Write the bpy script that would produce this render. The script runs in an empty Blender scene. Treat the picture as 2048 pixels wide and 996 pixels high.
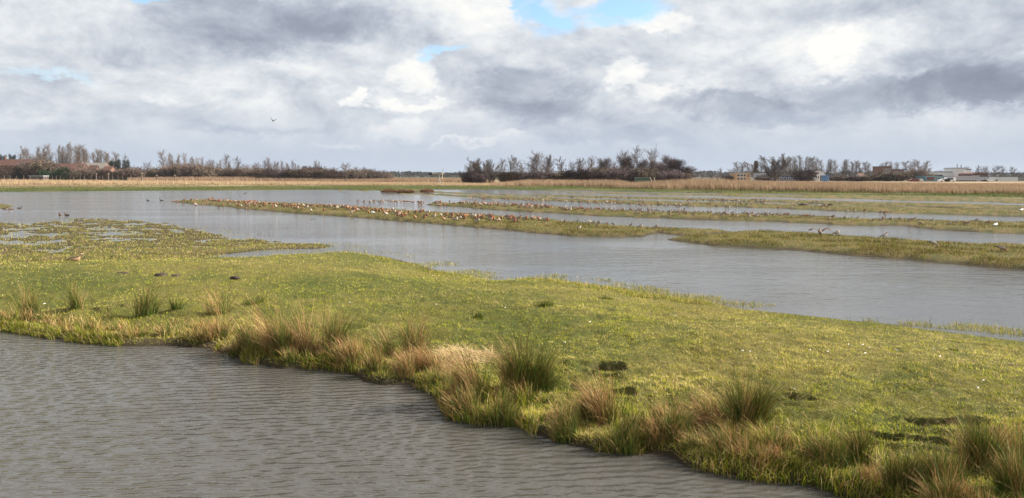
import bpy, math, random
import numpy as np
from mathutils import Vector
R = math.radians
sc = bpy.context.scene
col = sc.collection
rng = np.random.default_rng(7)
random.seed(7)

# ------------------------------------------------------------------ camera
CAMH, F, CX, CY, HY = 2.5, 1490.0, 1024.0, 498.0, 352.0
PITCH = math.atan((CY - HY) / F)
cam = bpy.data.cameras.new("camera"); co = bpy.data.objects.new("camera", cam); col.objects.link(co)
cam.sensor_width = 36; cam.lens = 36 * F / 2048; cam.clip_start = 0.1; cam.clip_end = 20000
co.location = (0, 0, CAMH); co.rotation_euler = (math.pi / 2 - PITCH, 0, 0)
sc.camera = co
SUN_EL, SUN_AZ = R(33), R(84)          # azimuth measured clockwise from the view direction (+Y)
sc.view_settings.view_transform = 'Standard'; sc.view_settings.look = 'None'
sc.view_settings.gamma = 1; sc.view_settings.exposure = 1.36
sc.render.engine = 'CYCLES'
sc.cycles.max_bounces = 6; sc.cycles.transparent_max_bounces = 6; sc.cycles.volume_bounces = 0

def raydir(px, py):
    u = (np.asarray(px, float) - CX) / F; v = (CY - np.asarray(py, float)) / F
    y = math.cos(PITCH) + v * math.sin(PITCH); z = -math.sin(PITCH) + v * math.cos(PITCH)
    return u, y, z
def at(px, py, z=0.0):                 # a pixel's point on the level z
    u, y, dz = raydir(px, py); t = (z - CAMH) / dz
    return u * t, y * t
def atd(px, py, Y):                    # a pixel's point on the upright plane at distance Y
    u, y, dz = raydir(px, py); t = Y / y
    return u * t, CAMH + dz * t

# ------------------------------------------------------------------ node helpers
class NT:
    def __init__(s, tree): s.t = tree; s.n = tree.nodes; s.l = tree.links
    def node(s, kind, **kw):
        n = s.n.new(kind)
        for k, v in kw.items(): setattr(n, k, v)
        return n
    def link(s, a, b): s.l.new(a, b)
    def put(s, sock, v):
        if hasattr(v, 'is_output') or isinstance(v, bpy.types.NodeSocket): s.l.new(v, sock)
        else: sock.default_value = v
    def m(s, op, a, b=0.0, c=0.0, clamp=False):
        n = s.node('ShaderNodeMath', operation=op, use_clamp=clamp)
        s.put(n.inputs[0], a); s.put(n.inputs[1], b); s.put(n.inputs[2], c); return n.outputs[0]
    def v(s, op, a, b=(0, 0, 0)):
        n = s.node('ShaderNodeVectorMath', operation=op)
        s.put(n.inputs[0], a)
        if op == 'SCALE': s.put(n.inputs['Scale'], b)
        else: s.put(n.inputs[1], b)
        return n.outputs[1] if op in ('LENGTH', 'DOT_PRODUCT', 'DISTANCE') else n.outputs[0]
    def noise(s, vec, scale, detail=4, rough=0.5, out='Fac', dist=0.0):
        n = s.node('ShaderNodeTexNoise'); s.put(n.inputs['Vector'], vec)
        n.inputs['Scale'].default_value = scale; n.inputs['Detail'].default_value = detail
        n.inputs['Roughness'].default_value = rough; n.inputs['Distortion'].default_value = dist
        return n.outputs[out]
    def ramp(s, fac, stops, interp='LINEAR'):
        n = s.node('ShaderNodeValToRGB'); s.put(n.inputs[0], fac); cr = n.color_ramp; cr.interpolation = interp
        while len(cr.elements) < len(stops): cr.elements.new(0.5)
        for e, (p, c) in zip(cr.elements, stops): e.position = p; e.color = (*c, 1)
        return n.outputs[0]
    def mr(s, v, a, b, c=0.0, d=1.0, interp='SMOOTHSTEP'):
        n = s.node('ShaderNodeMapRange', interpolation_type=interp); s.put(n.inputs[0], v)
        for i, x in enumerate((a, b, c, d)): n.inputs[i + 1].default_value = x
        return n.outputs[0]
    def mix(s, f, a, b, blend='MIX'):
        n = s.node('ShaderNodeMix', data_type='RGBA', blend_type=blend)
        s.put(n.inputs[0], f)
        for i, x in ((6, a), (7, b)):
            if isinstance(x, tuple): x = (*x, 1) if len(x) == 3 else x
            s.put(n.inputs[i], x)
        return n.outputs[2]
    def comb(s, x, y, z):
        n = s.node('ShaderNodeCombineXYZ')
        for i, q in enumerate((x, y, z)): s.put(n.inputs[i], q)
        return n.outputs[0]

# ------------------------------------------------------------------ sky
world = bpy.data.worlds.new("World"); sc.world = world; world.use_nodes = True
w = NT(world.node_tree); w.n.clear()
WS = 0.10
skyt = w.node('ShaderNodeTexSky', sky_type='NISHITA', sun_disc=False, sun_elevation=SUN_EL, sun_rotation=SUN_AZ,
              altitude=0, air_density=1.0, dust_density=0.6, ozone_density=1.5)
gen = w.node('ShaderNodeTexCoord').outputs['Generated']
dirv = w.v('NORMALIZE', gen)
sep = w.node('ShaderNodeSeparateXYZ'); w.link(dirv, sep.inputs[0])
az = w.m('ARCTAN2', sep.outputs[0], sep.outputs[1]); el = w.m('ARCSINE', sep.outputs[2])
# noise domain stretched sideways; turned into pixel-free angles (radians)
st = w.comb(sep.outputs[0], sep.outputs[1], w.m('MULTIPLY', sep.outputs[2], 1.8))
w1 = w.noise(st, 7.0, 6, 0.6, 'Color'); w2 = w.noise(st, 32.0, 7, 0.68, 'Color')
ww = w.v('ADD', w.v('SCALE', w.v('SUBTRACT', w1, (.5, .5, .5)), 0.12), w.v('SCALE', w.v('SUBTRACT', w2, (.5, .5, .5)), 0.06))
p0 = w.v('ADD', w.comb(az, el, 0.0), w.v('MULTIPLY', ww, (1.0, 0.62, 0.0)))
def blob(x, y, rx, ry, rot=0, soft=0.0):
    a0, e0 = math.atan((x - CX) / F), math.atan(math.cos(math.atan((x - CX) / F)) * (HY - y) / F)
    q = w.v('SUBTRACT', p0, (a0, e0, 0))
    if rot:
        n = w.node('ShaderNodeVectorRotate', rotation_type='Z_AXIS'); w.link(q, n.inputs[0]); n.inputs['Angle'].default_value = R(rot)
        q = n.outputs[0]
    d = w.v('LENGTH', w.v('MULTIPLY', q, (F / rx, F / ry, 0)))
    return w.mr(d, soft*.85, 1.08 if soft >= .5 else 1.32, 1.0, 0.0)
BLOBS = [ # x, y, rx, ry, amount, rotation, inner radius
 (540,50,235,74,-.28,0,.55),(480,92,150,34,-.10,0,0),(740,66,220,44,-.17,0,0),(270,98,110,30,-.12,0,0),
 (930,26,170,60,.20,0,.1),(970,95,90,36,.13,0,0),(835,152,50,34,.20,0,.62),(740,168,66,22,-.15,0,0),
 (718,192,26,15,.26,0,.6),(795,206,56,15,.2,0,.6),(868,204,40,14,.2,0,.6),(810,256,64,26,.22,0,.5),(935,278,66,7,.26,-8,.2),
 (425,165,60,26,.14,0,.3),(320,188,40,13,.16,0,.2),(240,142,60,18,.12,0,.2),(560,150,90,24,.10,0,.2),
 (60,196,110,34,-.12,0,0),(185,262,90,18,-.12,0,0),(520,254,170,11,-.16,0,.2),(38,240,60,14,.12,0,.2),(290,252,40,18,.08,0,0),
 (400,230,220,30,-.05,0,0),(690,296,50,8,.2,0,.4),(150,60,170,50,.06,0,0),(60,95,120,30,-.05,0,0),
 (1050,192,150,62,-.26,0,.5),(985,165,60,34,-.1,0,0),(1150,226,120,30,-.16,0,.2),(1030,262,30,8,.2,0,.3),(1020,268,120,14,.02,0,0),
 (1210,268,220,17,-.17,4,.4),(1490,224,240,34,-.24,6,.6),(1770,190,240,44,-.25,3,.6),(2030,178,230,56,-.27,2,.6),(1330,252,150,18,-.1,5,.2),
 (1655,112,52,34,.30,0,.1),(1740,84,100,34,.20,0,.1),(1600,108,70,40,.14,0,.1),(1260,165,56,34,.26,-30,.62),(1318,196,50,26,.22,0,.55),(1395,180,50,24,.12,0,0),
 (1420,108,80,30,.16,0,.1),(1300,40,110,24,.26,12,.6),(1200,66,60,18,.12,20,.2),(1280,98,110,28,-.07,0,0),
 (1740,18,200,34,-.16,0,.1),(1960,66,150,60,-.17,0,.1),(1480,50,60,22,.1,0,0),(1860,120,60,26,-.05,0,0),(1690,275,330,26,-.02,0,.2),(2000,222,40,4,.14,8,.3),(1560,262,40,6,.06,0,.2)]
val = w.m('ADD', 0.69, 0.0)
for (x, y, rx, ry, amp, rot, soft) in BLOBS:
    val = w.m('MULTIPLY_ADD', blob(x, y, rx, ry, rot, soft), amp, val)
f1 = w.noise(st, 5.0, 8, 0.62); f2 = w.noise(st, 22.0, 9, 0.72)
fade = w.mr(el, 0.0, 0.10, 0.25, 1.0)
det = w.m('ADD', w.m('MULTIPLY', w.m('SUBTRACT', f1, .5), .22), w.m('MULTIPLY', w.m('SUBTRACT', f2, .5), .38))
# billows: what faces the sun is lighter
st2 = w.v('ADD', st, (.016, -.004, .028))
g1 = w.noise(st, 8.0, 7, 0.62, dist=.4); g2 = w.noise(st2, 8.0, 7, 0.62, dist=.4)
rel = w.m('MULTIPLY', w.m('SUBTRACT', g1, g2), .85)
val = w.m('ADD', val, w.m('MULTIPLY', w.m('ADD', det, rel), fade))
val = w.m('ADD', val, w.mr(el, .22, .5, 0.0, .22))
# clouds all round: broken deck overhead and behind
ccol = w.ramp(val, [(0.0, (.27, .30, .37)), (0.25, (.335, .375, .455)), (0.45, (.465, .515, .60)), (0.62, (.63, .675, .735)), (0.8, (.82, .845, .87)), (1.0, (1.0, .99, .96))])
hz = w.mr(el, 0.0, 0.10, 0.8, 0.0)
ccol = w.mix(hz, ccol, (.475, .56, .69))
blue = None
for (x, y, rx, ry, k) in [(1088,40,46,52,1),(1225,22,110,22,1),(885,118,52,9,.75),(316,-2,46,10,1),(110,158,90,8,.3),(1050,10,22,50,.9),(1180,48,60,14,.8)]:
    b = w.m('MULTIPLY', blob(x, y, rx, ry, 0, .45), k)
    blue = b if blue is None else w.m('MAXIMUM', blue, b)
hb = w.mr(w.noise(st, 3.1, 6, 0.6), 0.60, 0.70, 0.0, 0.9)
hb = w.m('MULTIPLY', hb, w.mr(el, 0.30, 0.45, 0.0, 1.0))
blue = w.m('MAXIMUM', blue, hb)
cl = w.v('SCALE', ccol, 3.95)
tot = w.mix(blue, cl, w.v('MULTIPLY', skyt.outputs[0], (.80, .87, .90)))
bg = w.node('ShaderNodeBackground'); w.link(tot, bg.inputs[0]); bg.inputs[1].default_value = WS
wo = w.node('ShaderNodeOutputWorld'); w.link(bg.outputs[0], wo.inputs[0])
world.cycles.sampling_method = 'MANUAL'; world.cycles.sample_map_resolution = 512

sun = bpy.data.lights.new("sun", 'SUN'); so = bpy.data.objects.new("sun", sun); col.objects.link(so)
sun.energy = 5.0; sun.angle = R(0.55); sun.color = (1.0, 0.93, 0.82)
sd = Vector((math.sin(SUN_AZ) * math.cos(SUN_EL), math.cos(SUN_AZ) * math.cos(SUN_EL), math.sin(SUN_EL)))
so.rotation_euler = sd.to_track_quat('Z', 'Y').to_euler(); so.location = (30, -10, 40)

# ------------------------------------------------------------------ object helpers
def tag(o, label=None, cat=None, group=None, kind=None):
    for k, v in (('label', label), ('category', cat), ('group', group), ('kind', kind)):
        if v: o[k] = v
    return o
def link(name, me, mat=None, parent=None):
    o = bpy.data.objects.new(name, me); col.objects.link(o)
    if mat and not me.materials: me.materials.append(mat)
    if parent: o.parent = parent
    return o
def empty(name, loc=(0, 0, 0), rz=0):
    o = bpy.data.objects.new(name, None); col.objects.link(o); o.location = loc; o.rotation_euler = (0, 0, rz); o.empty_display_size = .2
    return o
def copy_tree(o, parent=None):
    c = o.copy(); col.objects.link(c)
    if parent: c.parent = parent
    for ch in list(o.children): copy_tree(ch, c)
    return c
def rawmesh(name, V, faces, C=None, smooth=False):
    """faces: list of int arrays (n,3) or (n,4); C per-vertex colours"""
    me = bpy.data.meshes.new(name)
    V = np.asarray(V, np.float32); me.vertices.add(len(V)); me.vertices.foreach_set('co', V.ravel())
    faces = [np.asarray(f, np.int32) for f in faces if len(f)]
    nl = sum(f.size for f in faces); nf = sum(len(f) for f in faces)
    me.loops.add(nl); me.polygons.add(nf)
    me.loops.foreach_set('vertex_index', np.concatenate([f.ravel() for f in faces]))
    tot_ = np.concatenate([np.full(len(f), f.shape[1], np.int32) for f in faces])
    me.polygons.foreach_set('loop_start', np.concatenate([[0], np.cumsum(tot_)[:-1]]).astype(np.int32))
    me.polygons.foreach_set('use_smooth', np.full(nf, smooth))
    me.update(calc_edges=True)
    if C is not None:
        a = me.color_attributes.new('Col', 'FLOAT_COLOR', 'POINT')
        C4 = np.ones((len(V), 4), np.float32); C4[:, :3] = C
        a.data.foreach_set('color', C4.ravel())
    return me
class MB:
    def __init__(s): s.V = []; s.F3 = []; s.F4 = []; s.C = []; s.n = 0
    def add(s, V, F, C=None):
        V = np.asarray(V, float); s.V.append(V)
        if C is not None: s.C.append(np.broadcast_to(np.asarray(C, float), (len(V), 3)))
        for f in F: (s.F3 if len(f) == 3 else s.F4).append([i + s.n for i in f])
        s.n += len(V)
    def box(s, x0, x1, y0, y1, z0, z1, C=None):
        V = [(x, y, z) for z in (z0, z1) for y in (y0, y1) for x in (x0, x1)]
        s.add(V, [(0,2,3,1),(4,5,7,6),(0,1,5,4),(2,6,7,3),(0,4,6,2),(1,3,7,5)], C)
    def tube(s, P, r, n=5, C=None, cap=True):
        P = [Vector(p) for p in P]; V = []
        if not hasattr(r, '__len__'): r = [r] * len(P)
        for i, p in enumerate(P):
            d = (P[min(i+1, len(P)-1)] - P[max(i-1, 0)]).normalized()
            a = d.cross(Vector((0, 0, 1)) if abs(d.z) < .9 else Vector((1, 0, 0))).normalized(); b = d.cross(a)
            for k in range(n):
                t = 2 * math.pi * k / n; V.append(p + a * (r[i] * math.cos(t)) + b * (r[i] * math.sin(t)))
        Fs = [(i*n+k, i*n+(k+1) % n, (i+1)*n+(k+1) % n, (i+1)*n+k) for i in range(len(P)-1) for k in range(n)]
        if cap and n in (3, 4): Fs += [tuple(range(n))[::-1], tuple((len(P)-1)*n+k for k in range(n))]
        elif cap:
            for base in (0, (len(P)-1)*n):
                for k in range(1, n-1): Fs.append((base, base+k, base+k+1))
        s.add(V, Fs, C)
    def mesh(s, name, smooth=False):
        return rawmesh(name, np.concatenate(s.V), [s.F3, s.F4], np.concatenate(s.C) if s.C else None, smooth)
    def build(s, name, mat, parent=None, smooth=False): return link(name, s.mesh(name, smooth), mat, parent)

# value noise on the plane
_tab = np.random.default_rng(3).random(4096).astype(np.float32)
def vn(x, y, seed=0):
    xi = np.floor(x).astype(np.int64); yi = np.floor(y).astype(np.int64); fx = x - xi; fy = y - yi
    fx = fx*fx*(3-2*fx); fy = fy*fy*(3-2*fy)
    h = lambda a, b: _tab[((a * 73856093) ^ (b * 19349663) ^ (seed * 83492791 + 12345)) & 4095]
    return (h(xi, yi)*(1-fx)+h(xi+1, yi)*fx)*(1-fy) + (h(xi, yi+1)*(1-fx)+h(xi+1, yi+1)*fx)*fy
def fbm(x, y, s, octv=4, seed=0, g=0.5):
    v = 0; a = 1; t = 0
    for o in range(octv):
        ca, sa = math.cos(o*1.1), math.sin(o*1.1)
        v = v + a * vn((x*ca - y*sa)/s + 17.3*o, (x*sa + y*ca)/s - 9.1*o, seed+o); t += a; a *= g; s *= 0.5
    return v / t
def sstep(a, b, x):
    t = np.clip((x-a)/(b-a), 0, 1); return t*t*(3-2*t)

# ------------------------------------------------------------------ materials
def attr_mat(name, rough=0.8, transl=0.0, vary=0.25, scale=6.0, bump=0.0, spec=0.3):
    m = bpy.data.materials.new(name); m.use_nodes = True; t = NT(m.node_tree); t.n.clear()
    a = t.node('ShaderNodeVertexColor', layer_name='Col').outputs[0]
    pos = t.node('ShaderNodeNewGeometry').outputs['Position']
    nz = t.noise(pos, scale, 4, 0.6)
    k = t.m('MULTIPLY_ADD', t.m('SUBTRACT', nz, .5), 2*vary, 1.0)
    c = t.v('SCALE', a, k)
    b = t.node('ShaderNodeBsdfPrincipled'); t.link(c, b.inputs['Base Color']); b.inputs['Roughness'].default_value = rough
    b.inputs['Specular IOR Level'].default_value = spec
    if bump:
        bn = t.node('ShaderNodeBump'); bn.inputs['Distance'].default_value = bump; t.link(t.noise(pos, 60, 3, .7), bn.inputs['Height'])
        t.link(bn.outputs[0], b.inputs['Normal'])
    out = t.node('ShaderNodeOutputMaterial'); sh = b.outputs[0]
    if transl:
        tr = t.node('ShaderNodeBsdfTranslucent'); t.link(c, tr.inputs[0])
        mx = t.node('ShaderNodeMixShader'); mx.inputs[0].default_value = transl
        t.link(b.outputs[0], mx.inputs[1]); t.link(tr.outputs[0], mx.inputs[2]); sh = mx.outputs[0]
    t.link(sh, out.inputs[0]); return m
def plain_mat(name, c, rough=0.7, vary=0.15, scale=1.5, metal=0, spec=.4, stretch=(1, 1, 1)):
    m = bpy.data.materials.new(name); m.use_nodes = True; t = NT(m.node_tree); b = t.n['Principled BSDF']
    pos = t.v('MULTIPLY', t.node('ShaderNodeNewGeometry').outputs['Position'], stretch)
    k = t.m('MULTIPLY_ADD', t.m('SUBTRACT', t.noise(pos, scale, 5, .65), .5), 2*vary, 1.0)
    rgb = t.node('ShaderNodeRGB'); rgb.outputs[0].default_value = (*c, 1)
    t.link(t.v('SCALE', rgb.outputs[0], k), b.inputs['Base Color'])
    b.inputs['Roughness'].default_value = rough; b.inputs['Metallic'].default_value = metal; b.inputs['Specular IOR Level'].default_value = spec
    return m
M_GRASS = attr_mat('grass', .75, .30, .18, 3.0, spec=.06); M_RUSH = attr_mat('rush', .6, .10, .2, 6.0, spec=.12)
M_DRY = attr_mat('dry_stalks', .7, .2, .2, 8.0, spec=.08)
M_REED = attr_mat('reed', .8, .25, .22, .35, spec=.1)
M_SOIL = attr_mat('soil', .9, 0, .35, 9.0, .03, spec=.12)
M_BARK = attr_mat('bark', .9, 0, .25, .8, spec=.1)
M_BIRD = attr_mat('plumage', .8, 0, .12, 30.0, spec=.15)

# ------------------------------------------------------------------ land outlines (traced where the shores lie, carried to the ground)
def W(pts, z=0.0):
    p = np.array(pts, float); x, y = at(p[:, 0], p[:, 1], z); return np.stack([x, y], 1)
DITCH = [(-2600,590),(-1200,606),(-400,640),(0,661),(60,668),(120,679),(180,687),(270,692),(330,690),(430,698),(458,714),(500,730),(560,741),(640,741),(690,748),(720,768),(770,774),(820,772),(868,788),(898,842),(960,856),(1030,860),(1060,880),(1110,898),(1180,916),(1280,925),(1340,930),(1370,950),(1440,968),(1540,988),(1600,992),(1650,1008),(1760,1050),(2000,1150),(2500,1350),(3600,1800)]
DITCH = [(x, y-float(np.interp(x, [800, 1000, 1250, 1650, 2500], [0, 6, 18, 25, 50]))) for x, y in DITCH]
FLOOD = [(3600,880),(2300,712),(2048,682),(1960,672),(1880,662),(1800,650),(1700,640),(1600,628),(1500,620),(1420,607),(1330,595),(1240,580),(1150,565),(1060,556),(1000,560),(940,553),(880,540),(820,525),(760,512),(700,506),(600,512),(500,517),(280,522),(0,530),(-400,535),(-1200,540),(-2600,545)]
MARSH = [(-1600,450),(-400,446),(0,443),(60,446),(130,437),(200,436),(290,441),(350,449),(430,463),(500,475),(560,485),(640,485),(695,491),(640,500),(560,500),(500,504),(440,512),(500,520),(280,530),(0,540),(-400,545),(-1600,550)]
STRIPS = [
 ('a', [(335,403),(400,399.5),(470,402),(560,406),(650,410),(740,416),(800,421),(880,426),(960,431),(1040,436),(1100,441),(1160,447),(1220,453),(1280,457),(1360,460),(1430,461),(1475,465),(1440,468),(1395,473),(1340,470),(1318,466),(1290,474),(1230,474),(1140,472),(1060,466),(1000,460),(940,454),(880,449),(820,444),(760,439),(700,434),(640,430),(580,426),(520,421),(440,413),(380,408)]),
 ('b', [(1335,479),(1400,474),(1470,466),(1530,466),(1600,469),(1680,474),(1760,478),(1840,484),(1920,490),(2000,491),(2048,494),(2300,510),(3600,590),(3600,660),(2300,563),(2048,541),(1960,535),(1880,527),(1800,518),(1700,511),(1600,501),(1500,495),(1430,491),(1380,485)]),
 ('c', [(855,409),(880,406.5),(960,408),(1040,411),(1120,416),(1200,421),(1280,425),(1360,426.5),(1440,429),(1520,431),(1600,434),(1700,439),(1800,441),(1900,444),(2000,446),(2048,447),(2300,457),(3600,510),(3600,540),(2300,478),(2048,468),(1950,464),(1880,461),(1825,455),(1805,452),(1700,451),(1600,446),(1500,442),(1400,440),(1330,437),(1200,432.5),(1120,427),(1000,421),(900,413),(860,411)]),
 ('d', [(738,400.6),(760,400),(800,400.4),(828,402),(828,403.4),(790,403.2),(745,402)]),
 ('e', [(790,386.6),(870,388),(930,390.5),(1024,393.5),(1150,398.5),(1280,402.6),(1400,405),(1536,408),(1660,412),(1792,415),(2048,421),(2300,427),(3600,455),(3600,475),(2300,441),(2048,434.5),(1792,427),(1660,422),(1536,416.5),(1400,413),(1280,409.5),(1150,404),(1024,399.5),(930,394),(870,390.3),(790,387.6)]),
 ('f', [(860,382.5),(930,386),(1024,389.3),(1150,391.5),(1280,394.5),(1400,396.8),(1536,399.7),(1660,402.5),(1792,405.9),(2048,411.4),(2300,416),(3600,438),(3600,446),(2300,425),(2048,419.3),(1792,412.8),(1660,409.5),(1536,404.8),(1400,401),(1280,398.4),(1150,395.4),(1024,391.8),(930,388.6),(868,385.6)]),
 ('g', [(1075,383.2),(1150,383.8),(1280,386.2),(1400,387.8),(1536,390),(1620,391.2),(1792,392),(2048,394),(3600,405),(3600,426),(2300,412.5),(2048,407),(1792,400.8),(1536,394.7),(1400,391.7),(1280,389.5),(1150,386.2)]),
 ('h', [(760,382),(800,381),(860,381),(872,383),(868,385.6),(800,386),(768,385)]),
 ('i', [(-400,406),(0,407.5),(22,409.5),(26,413),(10,417.5),(-400,420)]),
]
for bx, by, br in [(424,386.3,5),(458,386.6,8),(608,382.6,4),(682,381.8,9),(698,383.4,6),(730,383,8),(742,384,3),(643,422+0,7),(775,414,3.5),(625,438,8),(682,405.8,0),(1355,413.5,4),(1525,485-6,0),(552,483,11),(40,421,6),(330,446,8),(520,468,6)]:
    if br: STRIPS.append(('p', [(bx-br, by), (bx-br*.4, by-br*.12-.25), (bx+br*.5, by-br*.1-.25), (bx+br, by), (bx+br*.4, by+br*.12+.3), (bx-br*.5, by+br*.1+.3)]))
FARSHORE = [(-4000,388),(-400,384.3),(0,383.6),(256,382.5),(512,381),(650,380.2),(760,380.8),(868,379.8),(1024,379.8),(1150,381.2),(1280,384),(1400,386),(1536,388.4),(1640,390.6),(1792,393.5),(2048,396),(4000,404)]

def sdf(poly, X, Y):
    """signed distance, + inside"""
    P = poly; Q = np.roll(P, -1, 0); best = np.full(X.shape, 1e18); ins = np.zeros(X.shape, bool)
    for (ax, ay), (bx, by) in zip(P, Q):
        dx, dy = bx-ax, by-ay; L = dx*dx+dy*dy
        if L < 1e-12: continue
        t = np.clip(((X-ax)*dx+(Y-ay)*dy)/L, 0, 1)
        d = (X-ax-t*dx)**2+(Y-ay-t*dy)**2
        np.minimum(best, d, out=best)
        c = (ay > Y) != (by > Y)
        if dy != 0: ins ^= c & (X < (Y-ay)*dx/dy+ax)
    return np.where(ins, 1, -1)*np.sqrt(best)
def dline(P, X, Y):
    best = np.full(X.shape, 1e18)
    for (ax, ay), (bx, by) in zip(P[:-1], P[1:]):
        dx, dy = bx-ax, by-ay; L = dx*dx+dy*dy
        t = np.clip(((X-ax)*dx+(Y-ay)*dy)/L, 0, 1); np.minimum(best, (X-ax-t*dx)**2+(Y-ay-t*dy)**2, out=best)
    return np.sqrt(best)

# polar grid round the view point, finest where things are close
A = np.concatenate([np.linspace(-180, -43, 46)[:-1], np.linspace(-43, 43, 1240), np.linspace(43, 180, 46)[1:]])*math.pi/180
IR = np.linspace(1/3.0, 1/170.0, 640); RR = np.concatenate([[.4, 1.2, 2.1], 1/IR, np.geomspace(175, 9000, 36)])
GA, GR = np.meshgrid(A, RR); GX = GR*np.sin(GA); GY = GR*np.cos(GA)
nr, na = GX.shape
dW, fW = W(DITCH), W(FLOOD); bankP = np.concatenate([dW, fW]); marshP = W(MARSH)
rowsN = RR < 60
def sub(mask, fn, fill):
    out = np.full(GX.shape, fill, float); out[mask] = fn(GX[mask], GY[mask]); return out
nearM = np.broadcast_to((RR < 75)[:, None], GX.shape)
sdB = sub(nearM, lambda x, y: sdf(bankP, x, y), -5.0)
sdM = sub(nearM, lambda x, y: sdf(marshP, x, y), -5.0)
tD = sub(nearM, lambda x, y: dline(dW, x, y), 50.0)
tF = sub(nearM, lambda x, y: dline(fW, x, y), 50.0)
n_big = fbm(GX, GY, 2.5, 4, 11)-.5; n_med = fbm(GX, GY, .8, 4, 23)-.5; n_sm = fbm(GX, GY, .22, 3, 31)-.5
H = np.full(GX.shape, -.35); reg = np.zeros(GX.shape, np.int8); EDGE = np.full(GX.shape, 9.0)
midM = np.broadcast_to(((RR > 14) & (RR < 400))[:, None], GX.shape)
for nm, pts in STRIPS:
    P = W(pts); rmin = np.hypot(P[:, 0], P[:, 1]).min()-4; rmax = min(np.hypot(P[:, 0], P[:, 1]).max()+4, 420)
    amin = np.arctan2(P[:, 0], P[:, 1]).min()-.03; amax = np.arctan2(P[:, 0], P[:, 1]).max()+.03
    mm = midM & (GR > rmin) & (GR < rmax) & (GA > amin) & (GA < amax)
    s = sub(mm, lambda x, y: sdf(P, x, y), -9.0)
    rag = .55*n_big + .35*n_med
    if nm in 'efgd': rag = rag*.9
    if nm == 'p': rag = .2*n_med
    s = s + rag
    top = {'h': .22, 'p': .03, 'd': .04, 'e': .10, 'f': .09, 'g': .07}.get(nm, .12)
    h = np.where(s > 0, top*1.15*(1-np.exp(-s/.30)) + (.05*(n_med)+.05*n_big)*sstep(0, .6, s)*(top/.12), np.maximum(s*.25, -.35))
    up = h > H; H = np.where(up, h, H); reg = np.where(up & (h > 0), 3, reg)
    EDGE = np.minimum(EDGE, np.abs(s))
# far field
farP = np.concatenate([W(FARSHORE), [[9000, 12000], [-9000, 12000]]])
mm = np.broadcast_to((RR > 80)[:, None], GX.shape) & (GY > 0)
s = sub(mm, lambda x, y: sdf(farP, x, y), -99.0); s = s+2.0*n_big
h = np.where(s > 0, .16*(1-np.exp(-s/1.5)) + .10*sstep(0, 3, s)*n_big, np.maximum(s*.1, -.35))
up = h > H; H = np.where(up, h, H); reg = np.where(up & (h > 0), 4, reg)
# all-round land beyond what the flood covers
side = (GR > 330) & (GY < 0); H = np.where(side, .15, H); reg = np.where(side, 4, reg)
# marsh
m_in = sdM+.9*n_big
lift = .010+.17*(fbm(GX, GY*1.5, 1.1, 5, 57, .66)-.5)+.03*sstep(6, 0, tF)
h = np.where(m_in > 0, np.minimum(lift, .1)*sstep(0, .8, m_in)-.01*(1-sstep(0, .8, m_in)), np.maximum(m_in*.2, -.35))
up = (h > H) & (m_in > 0); H = np.where(up, h, H); reg = np.where(up & (h > -.02), 2, reg)
# near bank
sB = sdB + np.where(tD < tF, .16*n_med+.22*n_big+.05*n_sm, .5*n_big+.25*n_med)
tdp = tD+.12*n_med
n_h0 = fbm(GX, GY, .30, 3, 141)-.5
scarp = .75+1.1*(fbm(GX, GY, 1.7, 3, 71)-.35)
strength = sstep(.30, .55, fbm(GX, GY, 1.3, 3, 91))
lip = .23*sstep(-.02, .10, np.minimum(sB, tdp)+.10*n_h0)
prof = lip+.05*sstep(.1, .7, tdp)+(.30*sstep(scarp-.06, scarp+.10, tdp))*strength + (1-strength)*.30*sstep(0.1, 2.0, tdp)
prof = prof + .06*sstep(1.2, 3.5, tdp)
flood_prof = .50*(1-np.exp(-np.maximum(sB, 0)/3.2))
h = np.minimum(prof, flood_prof)
near_edge = sstep(3.2, .4, tdp)
h = h + sstep(0, .8, sB)*(.05*n_big+.05*n_med+.035*n_sm+.03*(fbm(GX, GY, .11, 2, 211)-.5)) + near_edge*sstep(0, .25, sB)*(.16*n_med+.05*n_sm)
# the hollows trodden into the bank
holes = []; n_h1 = fbm(GX, GY, .24, 3, 131)-.5; n_h2 = fbm(GX, GY, .30, 3, 137)-.5
for (px, py, a, b, d, ang) in [(1212,726,.26,.10,.17,.45),(1256,768,.16,.09,.12,.5),(1885,832,.36,.12,.20,.35),(1600,782,.18,.08,.10,.3),(1830,856,.30,.07,.10,.4),(430,655,.28,.14,.14,.3),(240,605,.25,.12,.10,.1),(20,590,.3,.12,.10,.1),(1380,812,.22,.12,.10,.2),(1560,918,.3,.12,.12,.3)]:
    hx, hy = at(px, py, .3); ca, sa = math.cos(-ang), math.sin(-ang)
    u = ((GX-hx)*ca+(GY-hy)*sa)/(a*1.1)+1.2*n_med+1.5*n_h1; v = (-(GX-hx)*sa+(GY-hy)*ca)/(b*1.4)+1.2*n_med+1.9*n_h2
    q = np.sqrt(u*u+v*v)
    back = sstep(1.1, .7, q)*sstep(-1.0, .7, v)
    h = h-d*.5*back+.04*np.exp(-((q-1.25)/.3)**2); holes.append(np.where(v > .1, q, q+.55))
HOLE = np.min(holes, 0)
hb_ = np.where(sB > 0, h, np.maximum(sB*1.2, -.35))
inb = nearM & (sB > -.4); up = inb & ((hb_ > H) | (sB > 0))
hb_ = np.where((sB > 0) & (tD < 2), np.maximum(hb_, .075*sstep(0, .12, sB)), hb_); H = np.where(up, hb_, H); reg = np.where(up & (sB > 0), 1, reg)
EDGE = np.where(inb, np.abs(sB), EDGE)
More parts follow.
